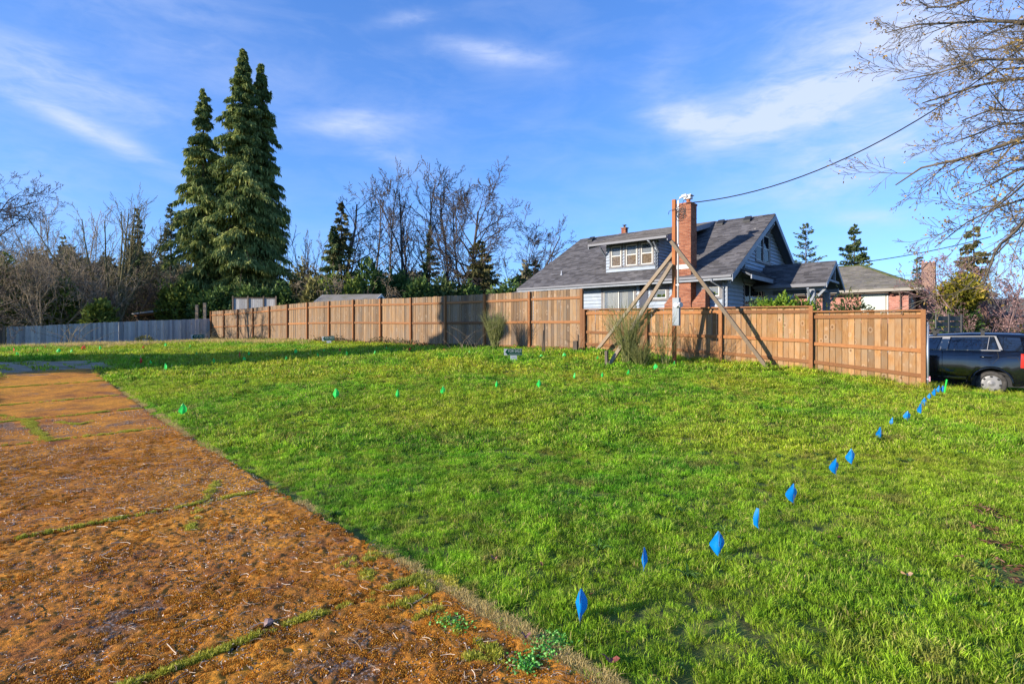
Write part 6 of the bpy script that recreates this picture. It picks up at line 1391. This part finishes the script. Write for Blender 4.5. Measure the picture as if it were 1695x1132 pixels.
# grey fence foot: dry grass band
FD = [tuft('t', 46, .22, .14, .34, .012, M['grass_dry'], 1.0, 200 + s) for s in range(2)]
n = 1100; u_ = rng.random(n); px_ = u_ * 470 - 20; line = [at(x, np.interp(x, [-20, 100, 350, 470], [580, 577, 568, 569])) for x in np.linspace(-20, 470, 60)]
la = np.array([tuple(v) for v in line]); li = u_ * 58.9; i0 = li.astype(int); fr = (li - i0)[:, None]; pb = la[i0] * (1 - fr) + la[i0 + 1] * fr; pb[:, 0] += rng.normal(0, .9, n); pb[:, 1] += rng.normal(0, .9, n)
kp = fbm(pb[:, 0] * .5, pb[:, 1] * .5, 71) > .46; pb = pb[kp]; n = len(pb); pb[:, 2] = lawn_z(pb[:, 0], pb[:, 1])
instancer('dry_grass', pb, np.stack([0 * pb[:, 0], 0 * pb[:, 0], rng.random(n) * 6.28], -1), rng.uniform(.6, 1.2, n), FD, 'band of dry straw coloured grass in front of the far fences', 'grass')
# tall tufts beside the car and along the right fence foot
TG = [tuft('t', 40, .08, .10, .26, .006, M['grass'], .9, 210 + s) for s in range(2)]
n = 260; d = rng.uniform(-3.2, 11, n); off = np.where(d < -.2, rng.normal(-.55, .15, n), np.abs(rng.normal(.1, .12, n))); x = RIGHT_END.x + DV.x * d - EV.x * off; y = RIGHT_END.y + DV.y * d - EV.y * off
instancer('edge_grass', np.column_stack([x, y, lawn_z(x, y)]), np.column_stack([0 * x, 0 * x, rng.random(n) * 6.28]), rng.uniform(.5, 1.1, n), TG, 'taller grass along the fence foot and beside the car', 'grass')

# ------------------------------------------------------------------ lawn
M['weed'] = leaf('weed leaves', (.05, .14, .02), (.10, .22, .03), (.22, .30, .06), scale=3.)
scatter(.6, 7.2, 290, NEAR, 'lawn_grass', 'short bright green lawn grass in the foreground', .58, 1.0, 1.0)
scatter(7.0, 14.5, 95, MID, 'middle_grass', 'bright green lawn grass across the middle of the lot', .8, 1.25)
scatter(14.3, 44, 30, FAR, 'far_grass', 'green and yellow lawn grass towards the fences', .75, 1.2)
# coarse broad-bladed clumps in the foreground
CG_ = [tuft('t', 60, .05, .12, .22, .007, M['grass'], 1.3, 300 + s) for s in range(2)]
pc = [at(*q_) for q_ in [(1085, 878), (1070, 872), (1100, 880), (1290, 955), (1330, 1085), (1380, 1110), (1560, 1000), (1620, 1040), (1450, 1010), (1270, 1010), (1400, 990), (1240, 930), (960, 990), (870, 905), (1500, 1060), (640, 842), (900, 780), (1150, 1060)]]
instancer('coarse_clump', [tuple(v) for v in pc], np.column_stack([np.zeros(len(pc))] * 2 + [rng.random(len(pc)) * 6.28]), rng.uniform(.35, .65, len(pc)), CG_, 'coarse darker clumps of broad bladed grass in the lawn', 'grass')

RO = [tuft('t', 16, .012, .035, .06, .016, M['weed'], 3.2, 600 + s) for s in range(3)]
n = 420; Y = np.sqrt(rng.uniform(6, 170, n)); X = rng.uniform(-.7, .97, n) * Y; kp = ingrass(X, Y) & ~behind(X, Y) & (fbm(X * .7, Y * .7, 93) > .45); X, Y = X[kp], Y[kp]; n = len(X)
instancer('lawn_weeds', np.column_stack([X, Y, lawn_z(X, Y) + .012]), np.column_stack([rng.normal(0, .1, n), rng.normal(0, .1, n), rng.random(n) * 6.28]), rng.uniform(.5, 1.1, n), RO, 'broad leaved weed rosettes dotted through the lawn', 'weeds')
# moss and grass in the driveway joints
def along(name, pl, wid, dens, kinds, label, smin, smax, px=True, hz=.0):
    pts = [at(*q_) if px else Vector((DA[0] + q_[0] * DW[0] + q_[1] * DN[0], DA[1] + q_[0] * DW[1] + q_[1] * DN[1], 0)) for q_ in pl]; out = []
    for a, b in zip(pts[:-1], pts[1:]):
        L = (b - a).length; k = int(L * dens); t_ = rng.random(k); x = a.x + (b.x - a.x) * t_ + rng.normal(0, wid, k); y = a.y + (b.y - a.y) * t_ + rng.normal(0, wid, k)
        kp = rng.random(k) < np.clip((fbm(x * 5, y * 5, 33) - .43) * 5, .08, 1); out.append(np.column_stack([x[kp], y[kp]]))
    xy = np.concatenate(out); n = len(xy); return np.column_stack([xy, GZ(xy[:, 0], xy[:, 1]) + .012 + hz]), n
JG = [tuft('t', 34, .03, .012, .035, .004, M['jgrass'], 1.0, 400 + s) for s in range(2)] if 'jgrass' in M else None
M['jgrass'] = leaf('joint moss and grass', (.26, .32, .02), (.52, .48, .04), (.70, .60, .12), scale=2.)
JG = [tuft('t', 40, .035, .012, .04, .004, M['jgrass'], 1.0, 400 + s) for s in range(2)]
allp = []
for s in JS[1:-1]: allp.append(along('j', [(s, 0.02)] + [(s + random.uniform(-.035, .035), DWID * q_ / 8) for q_ in range(1, 8)] + [(s, DWID)], .012 if s < 3 else .03, 330, JG, '', 1, 1, px=False)[0])
for pl, wd_ in [([(0, 688), (45, 698), (60, 714), (78, 729)], .05), ([(95, 700), (130, 704), (155, 697)], .04), ([(315, 880), (325, 850), (345, 820), (358, 800)], .03), ([(545, 925), (600, 950), (615, 962)], .03), ([(548, 925), (620, 928)], .02), ([(690, 965), (720, 990), (755, 985), (740, 960), (700, 960)], .02), ([(600, 1000), (650, 1010), (700, 992), (722, 1010), (690, 1025)], .02), ([(730, 1030), (790, 1065), (830, 1090)], .02), ([(650, 925), (610, 920)], .02), ([(770, 1090), (820, 1100)], .02)]:
    allp.append(along('j', pl, wd_ * .7, 190, JG, '', 1, 1)[0])
ap_ = np.concatenate(allp); n = len(ap_)
instancer('joint_grass', ap_, np.column_stack([np.zeros(n), np.zeros(n), rng.random(n) * 6.28]), rng.uniform(.3, .9, n), JG, 'yellow green moss and grass growing in the driveway joints and cracks', 'grass')
# raised moss cushions
M['moss'] = leaf('rust coloured moss', (.24, .075, .010), (.62, .24, .018), (.85, .46, .06), trans=.15, scale=3.4)
MO = [tuft('m', 44, .018, .003, .009, .0028, M['moss'], 1.2, 500 + s) for s in range(4)]
n = 60000; s_e = rng.random(n) ** 1.5 * 9.5 - 2.7; ne = rng.random(n) * (DWID - .02) + .01; x = DA[0] + s_e * DW[0] + ne * DN[0]; y = DA[1] + s_e * DW[1] + ne * DN[1]
kp = rng.random(n) < np.clip((fbm(x * 9, y * 9, 47) - .38) * 5, .05, 1) * np.clip((fbm(x * 1.3, y * 1.3, 48) - .30) * 4, .15, 1); x, y = x[kp], y[kp]; n = len(x)
instancer('moss', np.column_stack([x, y, GZ(x, y) + .012]), np.column_stack([np.zeros(n), np.zeros(n), rng.random(n) * 6.28]), rng.uniform(.6, 1.3, n), MO, 'rust orange moss cushions covering the driveway concrete', 'moss')
# dry straw edge between drive and lawn
DG = [tuft('t', 40, .05, .02, .06, .0035, M['grass_dry'], 1.6, 420 + s) for s in range(2)]
n = 3600; s_e = rng.random(n) ** 1.4 * 16 - 3; s_e = s_e[fbm(s_e * 2.2, s_e * 0, 66) > .47]; n = len(s_e); ne = -np.abs(rng.normal(0, .03, n)) + .025; x = DA[0] + s_e * DW[0] + ne * DN[0]; y = DA[1] + s_e * DW[1] + ne * DN[1]
instancer('straw_edge', np.column_stack([x, y, lawn_z(x, y) + .01]), np.column_stack([np.zeros(n), np.zeros(n), rng.random(n) * 6.28]), rng.uniform(.4, .9, n), DG, 'dry straw fringe where the lawn meets the mossy driveway', 'grass')
# clover in lime green at the driveway corner
def clover():
    r = np.random.default_rng(5); n = 900; c = [at(*q_) for q_ in [(870, 1110), (880, 1100), (862, 1105), (920, 1062), (925, 1068), (900, 1085), (740, 1032), (760, 1040), (895, 1075)]]; ci = r.integers(0, len(c), n); pos = np.array([tuple(c[i]) for i in ci]) + r.normal(0, .035, (n, 3)) * [1, 1, 0] + [0, 0, .018]
    pos[:, 2] += r.random(n) * .02; V, Fc, tt = cards(pos, r.normal(0, 1, (n, 3)) * [1, 1, .3], .014, .012, r); tag(link('clover', npmesh('clover', V, Fc, tt), None, M['clover'], 'stuff'), 'small lime green clover leaves at the driveway corner', 'weeds')
M['clover'] = leaf('clover leaves', (.06, .36, .04), (.14, .46, .06), (.35, .6, .18))
clover()
# stone chips, needles and twigs on the driveway (stuff)
CHIP = [rockobj('c', M['chip'], .0048, s) for s in range(6)]
n = 42000; s_e = rng.random(n) ** 1.6 * 12 - 2.6; ne = rng.random(n) * DWID; x = DA[0] + s_e * DW[0] + ne * DN[0]; y = DA[1] + s_e * DW[1] + ne * DN[1]; kp = rng.random(n) < np.clip((fbm(x * 1.4 + 3, y * 1.4, 44) - .36) * 4.5, .12, 1); x, y = x[kp], y[kp]; n = len(x)
instancer('stone_chips', np.column_stack([x, y, GZ(x, y) + .014]), rng.random((n, 3)) * 6.28, rng.uniform(.35, 1.05, n) * (1 + .06 * np.hypot(x, y)), CHIP, 'pale stone chips showing through the driveway moss', 'gravel')
def twigs():
    r = np.random.default_rng(6); segs = []; tt = []
    for i in range(2600):
        s0_ = r.random() ** 1.5 * 9 - 2.4; n0 = r.random() * DWID; x = DA[0] + s0_ * DW[0] + n0 * DN[0]; y = DA[1] + s0_ * DW[1] + n0 * DN[1]; z = g(x, y) + .024
        L = r.uniform(.02, .085) if r.random() > .05 else r.uniform(.1, .2); a = r.normal(2.6, .9); bend = r.normal(0, .5); k = 3; t_ = r.random(); p = np.array([x, y, z + r.random() * .006]); rad_ = r.uniform(.0010, .0024) if L < .1 else .003
        for j in range(k): q_ = p + [math.cos(a + bend * j) * L / k, math.sin(a + bend * j) * L / k, r.normal() * .003]; segs.append((*p, *q_, rad_, rad_ * .8)); tt.append(t_); p = q_
    V, Fc = prisms(segs, 4); tag(link('twigs', npmesh('twigs', V, Fc, np.repeat(tt, 8)), None, M['twig'], 'stuff'), 'dry needles and small twigs strewn over the mossy driveway', 'debris')
twigs()
def litter():
    """dead curled leaves over the lawn and the bare patches"""
    r = np.random.default_rng(8); P_ = []
    for _ in range(170): Y = math.sqrt(r.uniform(6, 150)); X = r.uniform(-.6, 1) * Y * .95; P_.append((X, Y))
    for (bx, by, br) in BARE:
        for _ in range(34): P_.append((bx + r.normal() * br * .7, by + r.normal() * br * .7))
    P_ = np.array(P_); kp = ingrass(P_[:, 0], P_[:, 1]) & ~behind(P_[:, 0], P_[:, 1]); P_ = P_[kp]; V = []; Fc = []; tt = []
    z = lawn_z(P_[:, 0], P_[:, 1]) + .022
    for (x, y), zz_ in zip(P_, z):
        L = r.uniform(.012, .026); a = r.random() * 6.28; t_ = r.random(); b = len(V); tl = r.normal(0, .35)
        for (u, v, w_) in [(-1, 0, .2), (-.4, .5, .35), (.4, .45, .3), (1, 0, .25), (.4, -.5, .3), (-.4, -.45, .35), (0, 0, 0)]:
            V.append((x + L * (u * math.cos(a) - v * math.sin(a)), y + L * (u * math.sin(a) + v * math.cos(a)), zz_ + L * (w_ + tl * u))); tt.append(t_)
        Fc += [(b + 6, b + k, b + (k + 1) % 6) for k in range(6)]
    tag(link('dead_leaves', npmesh('dead_leaves', V, Fc, tt), None, M['deadleaf'], 'stuff'), 'brown dead leaves scattered in the grass and on the worn patches', 'leaves')
litter()
def bigleaf(px, py, s, c, label):
    b_ = at(px, py); r = random.Random(px); mb = MB(); n = 14; pts = [(math.cos(2 * math.pi * k / n) * s * (1 + .3 * math.sin(5 * 2 * math.pi * k / n + px)), math.sin(2 * math.pi * k / n) * s * .8, .012 + .012 * math.cos(4 * math.pi * k / n)) for k in range(n)]
    mb.add([(0, 0, .004)] + pts, [(0, k + 1, (k + 1) % n + 1) for k in range(n)], .6); o = mb.build('fallen_leaf', mat('fallen leaf', c, .7), None); o.location = b_ + Vector((0, 0, .045)); o.rotation_euler = (rad(-12), rad(8), 0); tag(o, label, 'leaf')
bigleaf(1500, 963, .034, (.50, .30, .17), 'single pale tan leaf lying on the grass at right')
bigleaf(1010, 1108, .040, (.26, .07, .05), 'reddish brown curled leaf at the driveway edge in front')
bigleaf(870, 1068, .022, (.22, .09, .09), 'small dark reddish leaf on the driveway near the clover')
bigleaf(818, 935, .026, (.24, .10, .07), 'brown leaf in the grass beside the driveway')
o = rockobj('stone', mat('reddish stone', rough=.9, fn=varied((.20, .12, .10), (.32, .22, .19), 20)), .030, 4); COL.objects.link(o); o.location = at(444, 1035) + Vector((0, 0, .02)); tag(o, 'small reddish stone lying on the mossy driveway', 'stone')
# worn soil under the bare patches is the ground itself
